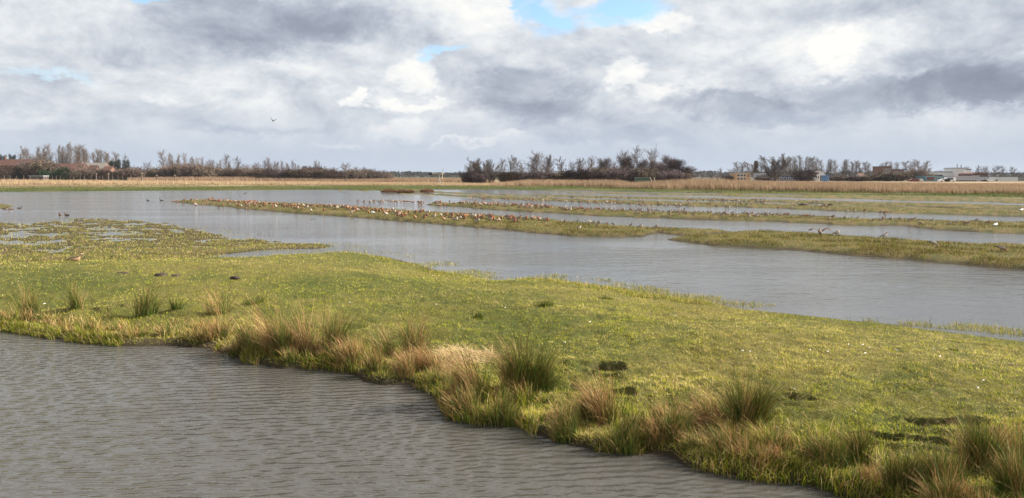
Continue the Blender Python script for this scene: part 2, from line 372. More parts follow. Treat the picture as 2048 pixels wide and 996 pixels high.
# dike under the viewer, on this side of the ditch
dk = (1.5-.59*GX-GY)*.86; hd = np.where((dk > 0) & (GR < 330), .95*(1-np.exp(-np.maximum(dk, 0)/1.6))-.05, -1); H = np.where(hd > H, hd, H); reg = np.where((hd > 0) & (hd >= H), 1, reg)

# ground colours (what the soil and sward are made of, plus painted shade on strip rims)
c_pat = fbm(GX, GY, 3.0, 5, 5); c_fine = fbm(GX, GY, .35, 4, 8); far_pat = fbm(GX, GY*3, 14., 4, 12)
def mixc(a, b, t): return np.asarray(a)[None, None]*(1-t[..., None])+np.asarray(b)[None, None]*t[..., None] if not isinstance(a, np.ndarray) or a.ndim == 1 else a*(1-t[..., None])+np.asarray(b)*t[..., None]
G_TURF, G_YEL, G_STRAW, G_MUD, G_DARK = (.065,.075,.018), (.14,.12,.035), (.40,.30,.15), (.042,.031,.022), (.035,.028,.02)
C = mixc(np.array(G_TURF), np.array(G_YEL), sstep(.3, .7, c_pat*.6+c_fine*.4))
olive = mixc(np.array((.07,.07,.025)), np.array((.13,.10,.045)), sstep(.3, .7, c_fine))
C = np.where((reg == 3)[..., None] | (reg == 2)[..., None], olive, C)
farc = mixc(np.array((.048,.060,.016)), np.array((.09,.085,.03)), sstep(.35, .7, far_pat))
C = np.where((reg == 4)[..., None], farc, C)
# stubble and reed ground farther out
sfar = s
straw = ((reg == 4) & (GR > 178+10*n_big)) 
strawc = mixc(np.array((.25,.185,.11)), np.array((.17,.12,.075)), sstep(.3, .7, far_pat))
C = np.where(straw[..., None], strawc, C); C = np.where((GR > 420)[..., None] & (reg == 4)[..., None], np.array((.075,.068,.036)), C)
mud = np.clip(sstep(.05, 0., H)*((reg == 1) | (reg == 2) | (reg == 0)) + .25*sstep(1.0, .7, HOLE+1.6*(fbm(GX, GY, .12, 2, 501)-.5)) + (reg == 0), 0, 1)
mud = np.maximum(mud, sstep(.35, .08, tdp)*.85*(reg == 1)); mud = np.maximum(mud, sstep(.075, .03, H)*.9*((reg == 3) & (GR < 70)))  # strip rims: mud colour also paints in their shadowed lower edge
dr_ = np.gradient(RR)[:, None]; da_ = np.gradient(A)[None, :]
SLOPE = np.hypot(np.gradient(H, axis=0)/dr_, np.gradient(H, axis=1)/(da_*np.maximum(GR, .5)))
mud = np.maximum(mud, sstep(.7, 1.4, SLOPE)*(reg == 1)*nearM*(1-.6*(HOLE < 1.6)))
C = C*(1-mud[..., None])+np.array(G_MUD)*mud[..., None]
idx = np.arange(nr*na).reshape(nr, na)
Fq = np.stack([idx[:-1, :-1], idx[:-1, 1:], idx[1:, 1:], idx[1:, :-1]], -1).reshape(-1, 4)[:, ::-1]
# close the ring at the back and the centre
cl_ = np.stack([idx[:-1, -1], idx[:-1, 0], idx[1:, 0], idx[1:, -1]], -1)[:, ::-1]
V = np.stack([GX, GY, H], -1).reshape(-1, 3)
V = np.concatenate([V, [[0, 0, H[0].mean()]]]); cen = len(V)-1
F3 = np.stack([np.full(na-1, cen), idx[0, 1:], idx[0, :-1]], -1)
Cv = np.concatenate([C.reshape(-1, 3), [[.1, .1, .03]]])
ground = link('ground', rawmesh('ground', V, [F3, Fq, cl_], Cv, True), M_SOIL); tag(ground, kind='structure')

def gi(x, y, arr=None):
    """sample the grid at points"""
    arr = H if arr is None else arr
    r = np.hypot(x, y); a = np.arctan2(x, y)
    fi = np.interp(r, RR, np.arange(nr)); fj = np.interp(a, A, np.arange(na))
    i = np.clip(fi.astype(int), 0, nr-2); j = np.clip(fj.astype(int), 0, na-2); fi = fi-i; fj = fj-j
    return (arr[i, j]*(1-fi)*(1-fj)+arr[i+1, j]*fi*(1-fj)+arr[i, j+1]*(1-fi)*fj+arr[i+1, j+1]*fi*fj)
def gn(x, y, arr):
    r = np.hypot(x, y); a = np.arctan2(x, y)
    i = np.clip(np.rint(np.interp(r, RR, np.arange(nr))).astype(int), 0, nr-1); j = np.clip(np.rint(np.interp(a, A, np.arange(na))).astype(int), 0, na-1)
    return arr[i, j]
def h1(x, y): return float(gi(np.array([x]), np.array([y]))[0])

# ------------------------------------------------------------------ water
def water_mat(name, near):
    m = bpy.data.materials.new(name); m.use_nodes = True; t = NT(m.node_tree); b = t.n['Principled BSDF']
    pos = t.node('ShaderNodeNewGeometry').outputs['Position']
    def rot(ang, sx, sy):
        n = t.node('ShaderNodeMapping'); t.link(pos, n.inputs[0]); n.inputs['Rotation'].default_value = (0, 0, R(ang)); n.inputs['Scale'].default_value = (sx, sy, 1); return n.outputs[0]
    def wave(vec, dist, dsc):
        n = t.node('ShaderNodeTexWave', wave_type='BANDS', bands_direction='Y', wave_profile='SIN'); t.put(n.inputs[0], vec)
        n.inputs['Scale'].default_value = 1/ (2*math.pi) * math.pi  # period handled by mapping
        n.inputs['Distortion'].default_value = dist; n.inputs['Detail'].default_value = 2; n.inputs['Detail Scale'].default_value = dsc; return n.outputs['Fac']
    if near:
        k = 1.0
        a1 = wave(rot(-12, 2.7, 5.0), 4.5, 1.2); a2 = wave(rot(18, 3.4, 6.6), 5.0, 1.3); a3 = wave(rot(-38, 3.8, 8.2), 5.0, 1.3)
        n1 = t.noise(rot(-8, 5.6, 10.), 1.0, 3, .5); n2 = t.noise(rot(25, 11., 18.), 1.0, 2, .5)
        reg_ = t.noise(pos, .45, 3, .5); s1 = t.mr(reg_, .36, .64, .12, 1.25); s2 = t.mr(reg_, .36, .64, 1.15, .25)
        hgt = t.m('MULTIPLY', t.m('MULTIPLY', a1, .0068), s1)
        hgt = t.m('MULTIPLY_ADD', t.m('MULTIPLY', a2, .0046), s2, hgt)
        hgt = t.m('MULTIPLY_ADD', t.m('MULTIPLY', a3, .0034), s2, hgt)
        hgt = t.m('MULTIPLY_ADD', n1, .017, hgt); hgt = t.m('MULTIPLY_ADD', n2, .006, hgt)
    else:
        n1 = t.noise(rot(6, 1.2, 2.8), 1.0, 4, .6); n2 = t.noise(rot(-10, 3.6, 9.), 1.0, 4, .55)
        ruf = t.mr(t.noise(rot(5, .05, .16), 1.0, 4, .6), .35, .65, .35, 1.0)
        hgt = t.m('MULTIPLY', t.m('ADD', t.m('MULTIPLY', n1, .045), t.m('MULTIPLY', n2, .014)), ruf)
    bn = t.node('ShaderNodeBump'); bn.inputs['Strength'].default_value = 1; bn.inputs['Distance'].default_value = 1.0
    t.link(hgt, bn.inputs['Height']); t.link(bn.outputs[0], b.inputs['Normal'])
    cn = t.noise(pos, .6, 3, .5)
    lo, hi = ((.050,.048,.043), (.066,.063,.056)) if near else ((.05,.05,.047), (.07,.068,.062))
    t.link(t.mix(cn, lo, hi), b.inputs['Base Color'])
    b.inputs['Roughness'].default_value = .04 if near else .07; b.inputs['IOR'].default_value = 1.333; b.inputs['Specular IOR Level'].default_value = .5
    return m
divl = [(float(x), float(y)) for x, y in (dW+fW[::-1][np.linspace(0, len(fW)-1, len(dW)).astype(int)])/2]
mid = [((a[0]), (a[1])) for a in zip(*[np.interp(np.linspace(-60, 12, 40), dW[:, 0], dW[:, 0]), np.interp(np.linspace(-60, 12, 40), dW[:, 0], dW[:, 1])+.75])]
vn_ = [(x, y, 0) for x, y in mid]+[(12, -60, 0), (-60, -60, 0)]
me = bpy.data.meshes.new('ditch_water'); me.from_pydata(vn_, [], [list(range(len(vn_)))[::-1]]); me.update()
tag(link('ditch_water', me, water_mat('ditch_water', True)), kind='structure')
vf_ = [(x, y+.1, 0) for x, y in mid][::-1]+[(-400, mid[0][1], 0), (-400, 330, 0), (700, 330, 0), (700, -60, 0), (12.3, -60, 0)]
me = bpy.data.meshes.new('flood_water'); me.from_pydata(vf_, [], [list(range(len(vf_)))[::-1]]); me.update()
me.flip_normals() if me.polygons[0].normal.z < 0 else None
tag(link('flood_water', me, water_mat('flood_water', False)), kind='structure')

# ------------------------------------------------------------------ blades
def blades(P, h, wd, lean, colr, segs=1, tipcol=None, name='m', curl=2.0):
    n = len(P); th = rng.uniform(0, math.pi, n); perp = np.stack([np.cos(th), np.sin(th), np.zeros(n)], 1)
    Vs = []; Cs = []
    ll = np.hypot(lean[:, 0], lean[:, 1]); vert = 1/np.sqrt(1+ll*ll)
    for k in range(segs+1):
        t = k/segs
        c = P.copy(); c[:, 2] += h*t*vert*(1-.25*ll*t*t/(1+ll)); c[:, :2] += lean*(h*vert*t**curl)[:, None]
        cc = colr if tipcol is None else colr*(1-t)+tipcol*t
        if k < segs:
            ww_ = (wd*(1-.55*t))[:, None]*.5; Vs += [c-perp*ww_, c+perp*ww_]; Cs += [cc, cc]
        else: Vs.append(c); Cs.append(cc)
    nv = 2*segs+1
    Vv = np.stack(Vs, 1).reshape(-1, 3); Cc = np.stack(Cs, 1).reshape(-1, 3); b = (np.arange(n)*nv)[:, None]
    q = [b+np.array([2*k, 2*k+1, 2*k+3, 2*k+2]) for k in range(segs-1)]
    tri = b+np.array([2*segs-2, 2*segs-1, 2*segs])
    return rawmesh(name, Vv, [tri]+([np.concatenate(q)] if q else []), Cc)
def polar_pts(n, r0, r1, amax=43):
    n = int(n*1.16)
    ir = rng.uniform(1/r1, 1/r0, n); r = 1/ir; a = rng.uniform(-R(amax), R(amax), n); return r*np.sin(a), r*np.cos(a), r
def pal(cols, wts, n, vary=.2):
    cols = np.array(cols); k = rng.choice(len(cols), n, p=np.array(wts)/sum(wts)); vary = vary*.8; return cols[k]*rng.uniform(1-vary, 1+vary, (n, 1))
GREEN, LIME, OLIVE, STRAW, TAN, DKG, BRN = (.155,.205,.022), (.335,.335,.034), (.27,.24,.048), (.60,.48,.22), (.44,.31,.14), (.045,.080,.016), (.27,.135,.05)
def wind(n, s=.5): return np.stack([rng.normal(-.12, s, n), rng.normal(0, s, n)], 1)
NB = 1.0
# grazed turf of the near bank
x, y, r = polar_pts(int(820000*NB), 4.6, 42)
rg = gn(x, y, reg); z = gi(x, y); e = gi(x, y, tD); hq = gi(x, y, HOLE); sl = gi(x, y, SLOPE)
pt = fbm(x, y, 1.8, 4, 41)
keep = (rg == 1) & (z > .02) & (rng.random(len(x)) > .5*sstep(1.0, .8, hq)) & (rng.random(len(x)) > .85*sstep(.7, 1.3, sl)) & (rng.random(len(x)) > .25*sstep(.42, .62, fbm(x, y, .5, 3, 47)))
x, y, r, z, e, pt = [q[keep] for q in (x, y, r, z, e, pt)]; n = len(x)
yel = np.clip(sstep(.35, .65, pt)+rng.normal(0, .3, n), 0, 1)[:, None]
ca = pal([GREEN, LIME, OLIVE, DKG], [2.6, 4, 2.4, 1.5], n); cb = pal([LIME, OLIVE, STRAW, TAN], [3.4, 2.6, 2.6, 1.4], n)
cc = np.where(rng.random((n, 1)) < yel, cb, ca)
clp = fbm(x, y, .30, 3, 4); cl4 = fbm(x, y, .10, 2, 404); hh = rng.uniform(.018, .042, n)*(1+.5*sstep(1.5, .2, e))*(.8+.6*sstep(.42, .7, clp)+.5*sstep(.5, .75, cl4))
dk_ = (cl4 < .40)[:, None]; cc = np.where(dk_ & (rng.random((n, 1)) < .6), pal([DKG, (.12,.08,.035), OLIVE], [3, 2, 1], n), cc)
cc = cc*(.88+.34*sstep(.3, .65, fbm(x, y, .9, 4, 14)))[:, None]
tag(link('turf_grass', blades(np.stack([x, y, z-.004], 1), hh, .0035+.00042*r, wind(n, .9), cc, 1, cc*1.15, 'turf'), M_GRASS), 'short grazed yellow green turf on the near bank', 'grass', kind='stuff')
# longer grass along the ditch edge and the broken ground behind it
x, y, r = polar_pts(420000, 4.6, 22)
rg = gn(x, y, reg); z = gi(x, y); e = gi(x, y, tD); pt = fbm(x, y, .55, 3, 77); sb = gi(x, y, sB)
pr = np.maximum(sstep(1.3, .25, e+.9*(pt-.5))*sstep(.36, .52, pt), .9*sstep(1.5, 1.2, gi(x, y, HOLE))*sstep(.85, .95, gi(x, y, HOLE)))*(1-.7*sstep(.9, 1.6, gi(x, y, SLOPE)))
keep = (rg == 1) & (rng.random(len(x)) < pr) & (z > .05) & (e > .10+.10*(fbm(x, y, .35, 2, 71) > .5))
x, y, r, z, e, pt = [q[keep] for q in (x, y, r, z, e, pt)]; n = len(x)
left = (x/y < -.30)
cc = pal([GREEN, LIME, OLIVE, DKG, STRAW, TAN], [4, 4, 2, 3, 1.6, 1.2], n, .3)
cl2 = pal([GREEN, LIME, OLIVE, DKG, STRAW, TAN, BRN], [2, 1.4, 2, 3, 2.4, 3, 2.6], n, .3); cc = np.where(left[:, None], cl2, cc)
cl3 = fbm(x, y, .28, 2, 303); hh = rng.uniform(.05, .15, n)*(.5+1.9*sstep(.45, .72, cl3)*sstep(1.6, .5, e))
ln = wind(n, .42); ln[:, 1] -= .12
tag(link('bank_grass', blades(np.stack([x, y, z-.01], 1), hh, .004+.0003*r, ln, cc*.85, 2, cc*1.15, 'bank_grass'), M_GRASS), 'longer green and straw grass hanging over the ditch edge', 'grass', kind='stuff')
# hanging fringe right at the waterline
x = rng.uniform(-9.5, 3.8, 26000); y = np.interp(x, dW[:, 0], dW[:, 1])+rng.uniform(-.12, .30, len(x))
fr = fbm(x, y, .5, 3, 99); z = gi(x, y); sb = gi(x, y, sB)
keep = (sb > -.05) & (sb < .22) & (fr > .47); x, y, z = x[keep], y[keep], z[keep]; n = len(x)
ln = np.stack([rng.normal(-.1, .4, n), rng.normal(-.45, .35, n)], 1)
cc = pal([GREEN, LIME, DKG, TAN, STRAW, BRN], [4, 3, 2.5, 2, 1.2, 1], n, .3)
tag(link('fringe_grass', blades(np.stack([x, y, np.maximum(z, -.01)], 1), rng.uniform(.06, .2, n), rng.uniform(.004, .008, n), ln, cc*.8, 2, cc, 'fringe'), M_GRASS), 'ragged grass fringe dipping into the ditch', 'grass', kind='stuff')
# marsh grass, standing in and out of the water
x, y, r = polar_pts(330000, 14, 75)
rg = gn(x, y, reg); z = gi(x, y); mi = gi(x, y, m_in); sb = gi(x, y, sB); pt = fbm(x, y, .8, 4, 61)
k1 = (rg == 2) & (z > -.012+.03*(pt-.5))
k2 = (np.abs(sb) < .95) & (gi(x, y, tF) < 1.6) & (rng.random(len(x)) < .9*sstep(.46, .62, pt)) & (sb > -.95)
k3 = (mi > -1.0) & (mi <= 0) & (pt > .60)
keep = (k1 | k2 | k3); x, y, r, z, pt = [q[keep] for q in (x, y, r, z, pt)]; n = len(x); k2 = k2[keep]
cc = pal([GREEN, LIME, OLIVE, DKG, STRAW, TAN, BRN], [2.6, 3.4, 3, 1, 2.2, 1.6, .5], n, .25)
hh = rng.uniform(.03, .075, n)*(1+.7*k2)
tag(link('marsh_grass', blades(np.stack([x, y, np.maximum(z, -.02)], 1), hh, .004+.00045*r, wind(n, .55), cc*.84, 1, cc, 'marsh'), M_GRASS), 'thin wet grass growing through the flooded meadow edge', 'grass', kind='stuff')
# grass on the long strips between the water
x, y, r = polar_pts(460000, 24, 230)
rg = gn(x, y, reg); z = gi(x, y); pt = fbm(x, y, .9, 4, 15)
keep = (rg == 3) & ((z > .045) | (r > 60) | (rng.random(len(x)) < .25)); x, y, r, z, pt = [q[keep] for q in (x, y, r, z, pt)]; n = len(x)
near_t = sstep(120, 40, r)[:, None]
cc = pal([GREEN, LIME, OLIVE, DKG, STRAW, TAN, BRN], [1.6, 1.8, 3.4, 2.2, 1.2, 2.6, 1.6], n, .28)*np.where((pt > .54)[:, None], .48, .76)*(1-.22*sstep(50, 90, r))[:, None]
hh = rng.uniform(.05, .13, n)*(.55+.9*sstep(.35, .7, pt))*(1-.55*sstep(55, 85, r))
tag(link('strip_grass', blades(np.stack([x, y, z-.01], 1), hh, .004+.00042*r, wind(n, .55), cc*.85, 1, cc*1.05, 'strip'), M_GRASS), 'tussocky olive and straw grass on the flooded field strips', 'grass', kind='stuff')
# far meadow, coarse tufts
x, y, r = polar_pts(150000, 95, 215)
rg = gn(x, y, reg); z = gi(x, y); keep = rg == 4; x, y, r, z = [q[keep] for q in (x, y, r, z)]; n = len(x); fp = fbm(x, y*3, 12., 4, 12)
cc = pal([(.09,.125,.022), (.15,.15,.035), (.14,.125,.04), DKG], [3, 1.6, 2.6, 2.6], n, .25)*.85
tag(link('meadow_grass', blades(np.stack([x, y, z-.02], 1), rng.uniform(.05, .16, n)*(.6+sstep(.4, .7, fp)), .0009*r, wind(n, .5), cc, 1, cc, 'meadow'), M_GRASS), 'green meadow grass along the far shore', 'grass', kind='stuff')
# straw lying about on the turf
x, y, r = polar_pts(9000, 5, 24); rg = gn(x, y, reg); z = gi(x, y); e = gi(x, y, tD)
keep = (rg == 1) & (rng.random(len(x)) < .25+.5*sstep(2.2, .4, e)); x, y, z = x[keep], y[keep], z[keep]; n = len(x)
an = rng.uniform(0, 2*math.pi, n); L = rng.uniform(.03, .16, n)**1.0; ln = np.stack([np.cos(an), np.sin(an)*.8], 1)*rng.uniform(2.5, 7, (n, 1))
cc = pal([STRAW, (.52,.44,.26), TAN, BRN], [4, 2, 3, .8], n, .2)*.85
tag(link('straw_litter', blades(np.stack([x, y, z+.012], 1), L, np.full(n, .004), ln, cc, 2, cc, 'straw', 1.0), M_DRY), 'loose dry straws lying on the grazed turf', 'straw', kind='stuff')
x, y, r = polar_pts(60000, 5, 26); rg = gn(x, y, reg); z = gi(x, y); e = gi(x, y, tD); pt = fbm(x, y, .45, 3, 611)
keep = (rg == 1) & (z > .03) & (pt > .56) & (rng.random(len(x)) < .25+.75*sstep(2.6, .6, e)); x, y, z, r = x[keep], y[keep], z[keep], r[keep]; n = len(x)
an = rng.normal(2.6, .8, n); ln = np.stack([np.cos(an), np.sin(an)], 1)*rng.uniform(1.2, 5, (n, 1)); cc = pal([(.13,.085,.04), TAN, BRN, (.07,.05,.028)], [3, 1.6, 1.6, 3], n, .3)
tag(link('dead_thatch', blades(np.stack([x, y, z], 1), rng.uniform(.03, .10, n), .004+.0003*r, ln, cc, 2, cc, 'thatch', 1.3), M_RUSH), 'brown dead thatch pressed into the bank turf', 'grass', kind='stuff')
# small white feathers
mb = MB()
for (px, py) in [(1697,690),(1703,694),(1738,696),(1725,690),(1485,698),(1500,700),(1956,768),(1967,758),(1793,700),(1868,692),(1010,614),(872,607),(700,600),(88,590),(1730,707),(300,596),(520,537),(1655,705),(1590,760),(1880,715),(1620,700),(1350,625),(1180,640),(1130,672)]:
    fx, fy = at(px, py, .36); z = h1(fx, fy)+.02; a = random.uniform(0, 3.1); l_ = random.uniform(.012, .028)
    mb.tube([(fx-l_*math.cos(a), fy-l_*math.sin(a), z), (fx, fy, z+.006), (fx+l_*math.cos(a), fy+l_*math.sin(a), z+.004)], [.003, .008, .002], 4, (.75, .74, .7))
tag(mb.build('shed_feathers', M_BIRD), 'small white feathers and droppings scattered on the turf', 'feathers', kind='stuff')

# ------------------------------------------------------------------ rushes on the bank
def stalks(cx, cy, rx, ry, n, h, hv, lean, lsd, colA, colB, wd=.0045, splay=.5, segs=4):
    K = 9; k = rng.integers(0, K, n); ka = rng.uniform(0, 2*math.pi, K); kq = np.sqrt(rng.random(K))*.62
    kx, ky = kq*np.cos(ka), kq*np.sin(ka); kl = rng.normal(0, .20, (K, 2)); kh = rng.uniform(.55, 1.05, K)
    ux = kx[k]+rng.normal(0, .20, n); uy = ky[k]+rng.normal(0, .20, n); q = np.minimum(np.hypot(ux, uy), 1.3)
    x = cx+rx*ux; y = cy+ry*uy; z = gi(x, y); z = np.maximum(z, -.02)-.01
    ln = np.stack([lean+splay*ux+kl[k, 0]+rng.normal(0, lsd, n), splay*.8*uy+kl[k, 1]+rng.normal(0, lsd, n)-.05], 1)
    brk = rng.random(n) < .07; ln[brk] *= rng.uniform(2, 4, (brk.sum(), 1))
    hh = h*kh[k]*(1-.18*q*q)*rng.uniform(1-hv, 1+hv*.3, n)*np.where(rng.random(n) < .04, 1.25, 1)
    ca = pal(colA[0], colA[1], n, .25); cb = pal(colB[0], colB[1], n, .25)
    return blades(np.stack([x, y, z], 1), hh, rng.uniform(.6, 1.3, n)*wd, ln, ca, segs, cb, 'stalks', 1.7)
GR2 = (.085,.13,.02)
GA_ = ([DKG, GR2, (.05,.09,.022), OLIVE], [5, 3, 4, .5]); GB_ = ([GR2, DKG, OLIVE, BRN, TAN], [4, 3, 2, 1.6, 1.2])
BA_ = ([TAN, BRN, OLIVE, (.12,.08,.04)], [2, 3, 1.5, 2]); BB_ = ([(.42,.225,.10), (.52,.36,.18), (.32,.165,.07)], [4, 3, 3])
# px, py(base), height px, half-width px, green n, brown n, lean, label
RUSH = [
 (62,634,60,30,170,90,-.15,'pale rush tuft at the left end of the ditch bank, straw tips over green'),
 (155,632,62,26,150,70,-.1,'small upright rush tuft beside a dark hollow, second along the bank'),
 (292,640,66,34,260,50,.0,'dark green rush tuft with fanned stems above the muddy gap in the bank'),
 (352,628,36,26,120,10,.25,'low fresh green rush tuft leaning right beside the dark fanned one'),
 (440,636,56,34,80,110,-.15,'sparse brown rush tuft behind the muddy gap in the bank'),
 (500,704,80,40,260,120,-.35,'rush tuft overhanging the water at the left of the large tawny clump'),
 (560,722,118,46,300,320,-.42,'tawny rush tuft leaning left in the middle of the large clump by the water'),
 (618,708,104,44,240,300,-.25,'tall brown-topped rush tuft at the back of the large clump'),
 (664,722,104,36,340,90,.05,'green rush tuft at the right side of the large clump'),
 (770,712,60,36,90,160,-.5,'low brown rush tuft at the left foot of the humped clump'),
 (830,706,82,44,220,220,-.1,'humped brown and green rush tuft with matted straw beside it'),
 (952,800,122,40,90,520,-.62,'orange-brown rush tuft swept left over the water'),
 (1040,785,128,48,620,260,-.25,'large rush tuft with reddish tips on the ditch bank'),
 (1082,782,96,34,620,60,.35,'dark green rush tuft fanning right behind the swept brown one'),
 (1010,850,70,34,420,30,-.05,'bright green rush tuft standing at the waterline below the reddish one'),
 (1130,880,70,44,260,150,-.25,'thin mixed rush tuft at the water edge in the middle of the bank'),
 (1210,846,110,36,60,300,-.35,'tan rush tuft leaning left below the pair of hollows'),
 (1250,900,66,60,420,110,-.1,'wide green rush tuft at the waterline right of the tan one'),
 (1350,880,84,50,300,60,.15,'loose green rush tuft with stems leaning right, left of the dark one'),
 (1415,838,56,46,60,300,-.7,'matted dead rush tuft arching left beside the dark green one'),
 (1500,852,112,48,760,130,.1,'dark green rush tuft with wiry stems standing alone on the bank'),
 (1460,840,100,34,80,220,-.6,'red-brown rush stems swept left behind the dark wiry tuft'),
 (1660,950,92,48,320,80,-.15,'short dark rush tuft on the muddy corner of the bank'),
 (1720,925,96,40,240,130,-.3,'brown-tipped rush tuft behind the muddy corner'),
 (1800,985,92,52,620,120,-.15,'dense green rush tuft at the bottom edge right of the muddy corner'),
 (1890,985,104,52,760,140,-.2,'tall dark rush tuft in the bottom corner clump'),
 (1960,935,116,52,640,170,-.25,'rush tuft behind the bottom corner clump, below the long hollow'),
 (2035,905,104,44,160,330,-.35,'straw-coloured rush tuft at the right border of the bank'),
 (2030,990,112,50,760,120,-.15,'nearest green rush tuft in the right bottom corner'),
 (1085,612,18,38,170,30,-.1,'low dark rush tussock cropped short on the turf near the flood'),
 (1210,590+8,14,24,110,10,-.1,'smallest cropped rush tussock beside the flood shore'),
 (956,636,22,26,80,60,-.2,'low straw-tinged rush tussock on the open turf'),
 (510,606,20,44,150,40,.3,'low flattened rush tussock behind the large tawny clump'),
 (1905,712,12,18,80,20,0,'tiny cropped rush tussock on the turf at the right')]
for (px, py, hp, wp, ng, nb_, lean, lab) in RUSH:
    zb = .12 if py > 700 else .25
    cx, cy = at(px, py, zb); zb = h1(cx, cy); cx, cy = at(px, py, max(zb, 0)); d = cy
    hk = 1.16 if hp > 50 else 1.05; hm = hp*d/F*1.05*hk; wm = wp*d/F*(1.28 if hp > 50 else 1.1)
    root = empty('rush_tuft', (0, 0, 0)); tag(root, lab, 'rush', 'rush tufts on the ditch bank')
    bw = .0035+.00025*d
    big = hp > 25
    gme = stalks(cx, cy, wm*.60, wm*.48, int(ng*1.6)+(0 if big else nb_), hm*.95, .5, lean*.45, .13, GA_, GB_, bw*.85, .42)
    link('green_stalks', gme, M_RUSH, root)
    if big: bme = stalks(cx-wm*.1, cy, wm*.6, wm*.5, int(nb_*.8), hm*1.05, .4, lean, .14, BA_, BB_, bw*.75, .25)
    if big: link('dead_stalks', bme, M_RUSH, root)
    root['label'] = lab
# smaller tufts filling the shore between them
for i in range(24):
    x0 = -8.6+3.9*(i+random.random())/24; y0 = float(np.interp(x0, dW[:, 0], dW[:, 1]))+random.uniform(.12, .75)
    if h1(x0, y0) < .05: continue
    root = empty('rush_tuft', (0, 0, 0)); tag(root, 'short reddish rush tuft in the fringe along the far left water edge', 'rush', 'short reddish tufts on the left bank')
    hm = random.uniform(.12, .30); wm = random.uniform(.10, .2); le = random.uniform(-.5, .1)
    link('green_stalks', stalks(x0, y0, wm, wm*.8, 130, hm*.9, .5, le*.5, .22, GA_, GB_, .007, .5, 3), M_RUSH, root)
    link('dead_stalks', stalks(x0, y0, wm, wm*.8, 70, hm*1.1, .5, le, .25, BA_, BB_, .006, .35, 3), M_RUSH, root)
k_ = 0
for i in range(400):
    if k_ >= 84: break
    x0 = random.uniform(-4.9, 3.7); y0 = float(np.interp(x0, dW[:, 0], dW[:, 1]))+random.uniform(.10, .75)
    if h1(x0, y0) < .05 or (y0 > 9.6 and random.random() < .5): continue
    root = empty('rush_tuft', (0, 0, 0)); tag(root, 'low mixed rush tuft filling the ditch edge between the larger tufts', 'rush', 'small rush tufts along the ditch edge')
    hm = random.uniform(.14, .50)*random.uniform(.7, 1.1); wm = random.uniform(.09, .22); d = math.hypot(x0, y0); bw = .0035+.00025*d; le = random.uniform(-.5, .05); br = random.random()
    link('green_stalks', stalks(x0, y0, wm, wm*.8, int(120+180*(1-br)), hm*.85, .5, le*.5, .2, GA_, GB_, bw, .5, 3), M_RUSH, root)
    link('dead_stalks', stalks(x0, y0, wm, wm*.8, int(60+220*br), hm*1.1, .5, le, .2, BA_, BB_, bw*.8, .35, 3), M_RUSH, root); k_ += 1
# matted straw between the humped and the big tuft
def mat_litter(name, cx0, cy0, rx, ry, n, lab, cols=([STRAW, (.55,.42,.26), TAN, (.42,.27,.17)], [3, 3, 3, 2]), hz=.10, lift=.12):
    cx, cy = at(cx0, cy0, .25); a = rng.uniform(0, 6.28, n); q = np.sqrt(rng.random(n)); x = cx+rx*q*np.cos(a); y = cy+ry*q*np.sin(a)
    z = gi(x, y)+rng.uniform(0, lift, n)*(1-q*q); an = rng.normal(math.pi*.85, .7, n)+math.pi*(rng.random(n) < .3)
    ln = np.stack([np.cos(an), np.sin(an)], 1)*rng.uniform(2, 6, (n, 1)); cc = pal(*cols, n, .2)
    tag(link(name, blades(np.stack([x, y, z], 1), rng.uniform(.08, .3, n), np.full(n, .006), ln, cc, 3, cc, name, 1.0), M_DRY), lab, 'straw', kind='stuff')
mat_litter('matted_straw', 915, 700, .50, .36, 1100, 'pale matted dead rushes between two tufts')
mat_litter('matted_rushes', 370, 674, .75, .25, 700, 'broken brown rush stems lying in the muddy gap', ([TAN, BRN, (.30,.2,.12), STRAW], [3, 3, 3, 1.5]), .03, .05)
mat_litter('dead_rushes', 1400, 820, .3, .2, 450, 'dark matted rushes beside the wiry tuft', ([BRN, (.15,.09,.05), TAN], [3, 3, 2]), .05, .16)
mat_litter('drowned_stems', 850, 775, .45, .14, 160, 'dead stems fallen on the water edge', ([BRN, (.15,.09,.05), TAN], [3, 3, 2]), .02, .03)

# earth clods and mole hills
def clod(name, px, py, wpx, hpx, label, cat, z0=.3, c=(.06,.045,.035), seed=0, group=None):
    x, y = at(px, py, z0); z0 = h1(x, y); x, y = at(px, py, max(z0, 0)); s_ = y/F
    nu, nv = 22, 9; V = []; Fc = []
    for i in range(nv):
        ph = math.pi/2*i/(nv-1)
        for j in range(nu):
            th = 2*math.pi*j/nu; k = 1+.55*(float(fbm(np.array([math.cos(th)*1.3+seed*7+i*.35]), np.array([math.sin(th)*1.3+seed]), .7, 4, seed)[0])-.5)
            V.append((wpx*s_*math.cos(ph)*math.cos(th)*k, wpx*s_*.8*math.cos(ph)*math.sin(th)*k, hpx*s_*math.sin(ph)*k-.02))
    for i in range(nv-1):
        for j in range(nu): Fc.append((i*nu+j, i*nu+(j+1) % nu, (i+1)*nu+(j+1) % nu, (i+1)*nu+j))
    mb = MB(); mb.add(V, Fc, c); o = mb.build(name, M_SOIL); o.location = (x, y, z0)
    return tag(o, label, cat, group)
for i, (px, py, wp, hp, lab) in enumerate([(322,549,13,5,'dark crumbled molehill on the turf, left one of the touching pair'),(350,551,12,4,'dark flat molehill on the turf, right one of the touching pair'),(470,555,10,5,'single round molehill on the turf near the flood'),(245,545,12,3,'pale flattened molehill on the left turf'),(876,612,8,3,'small earth heap on the open turf'),(1224,620,8,4,'small earth heap beside the flood shore'),(2022,731,9,5,'dark earth heap on the turf at the right')]):
    clod('molehill', px, py, wp, hp, lab, 'molehill', .34, (.07,.052,.045), i+2, 'molehills on the turf')
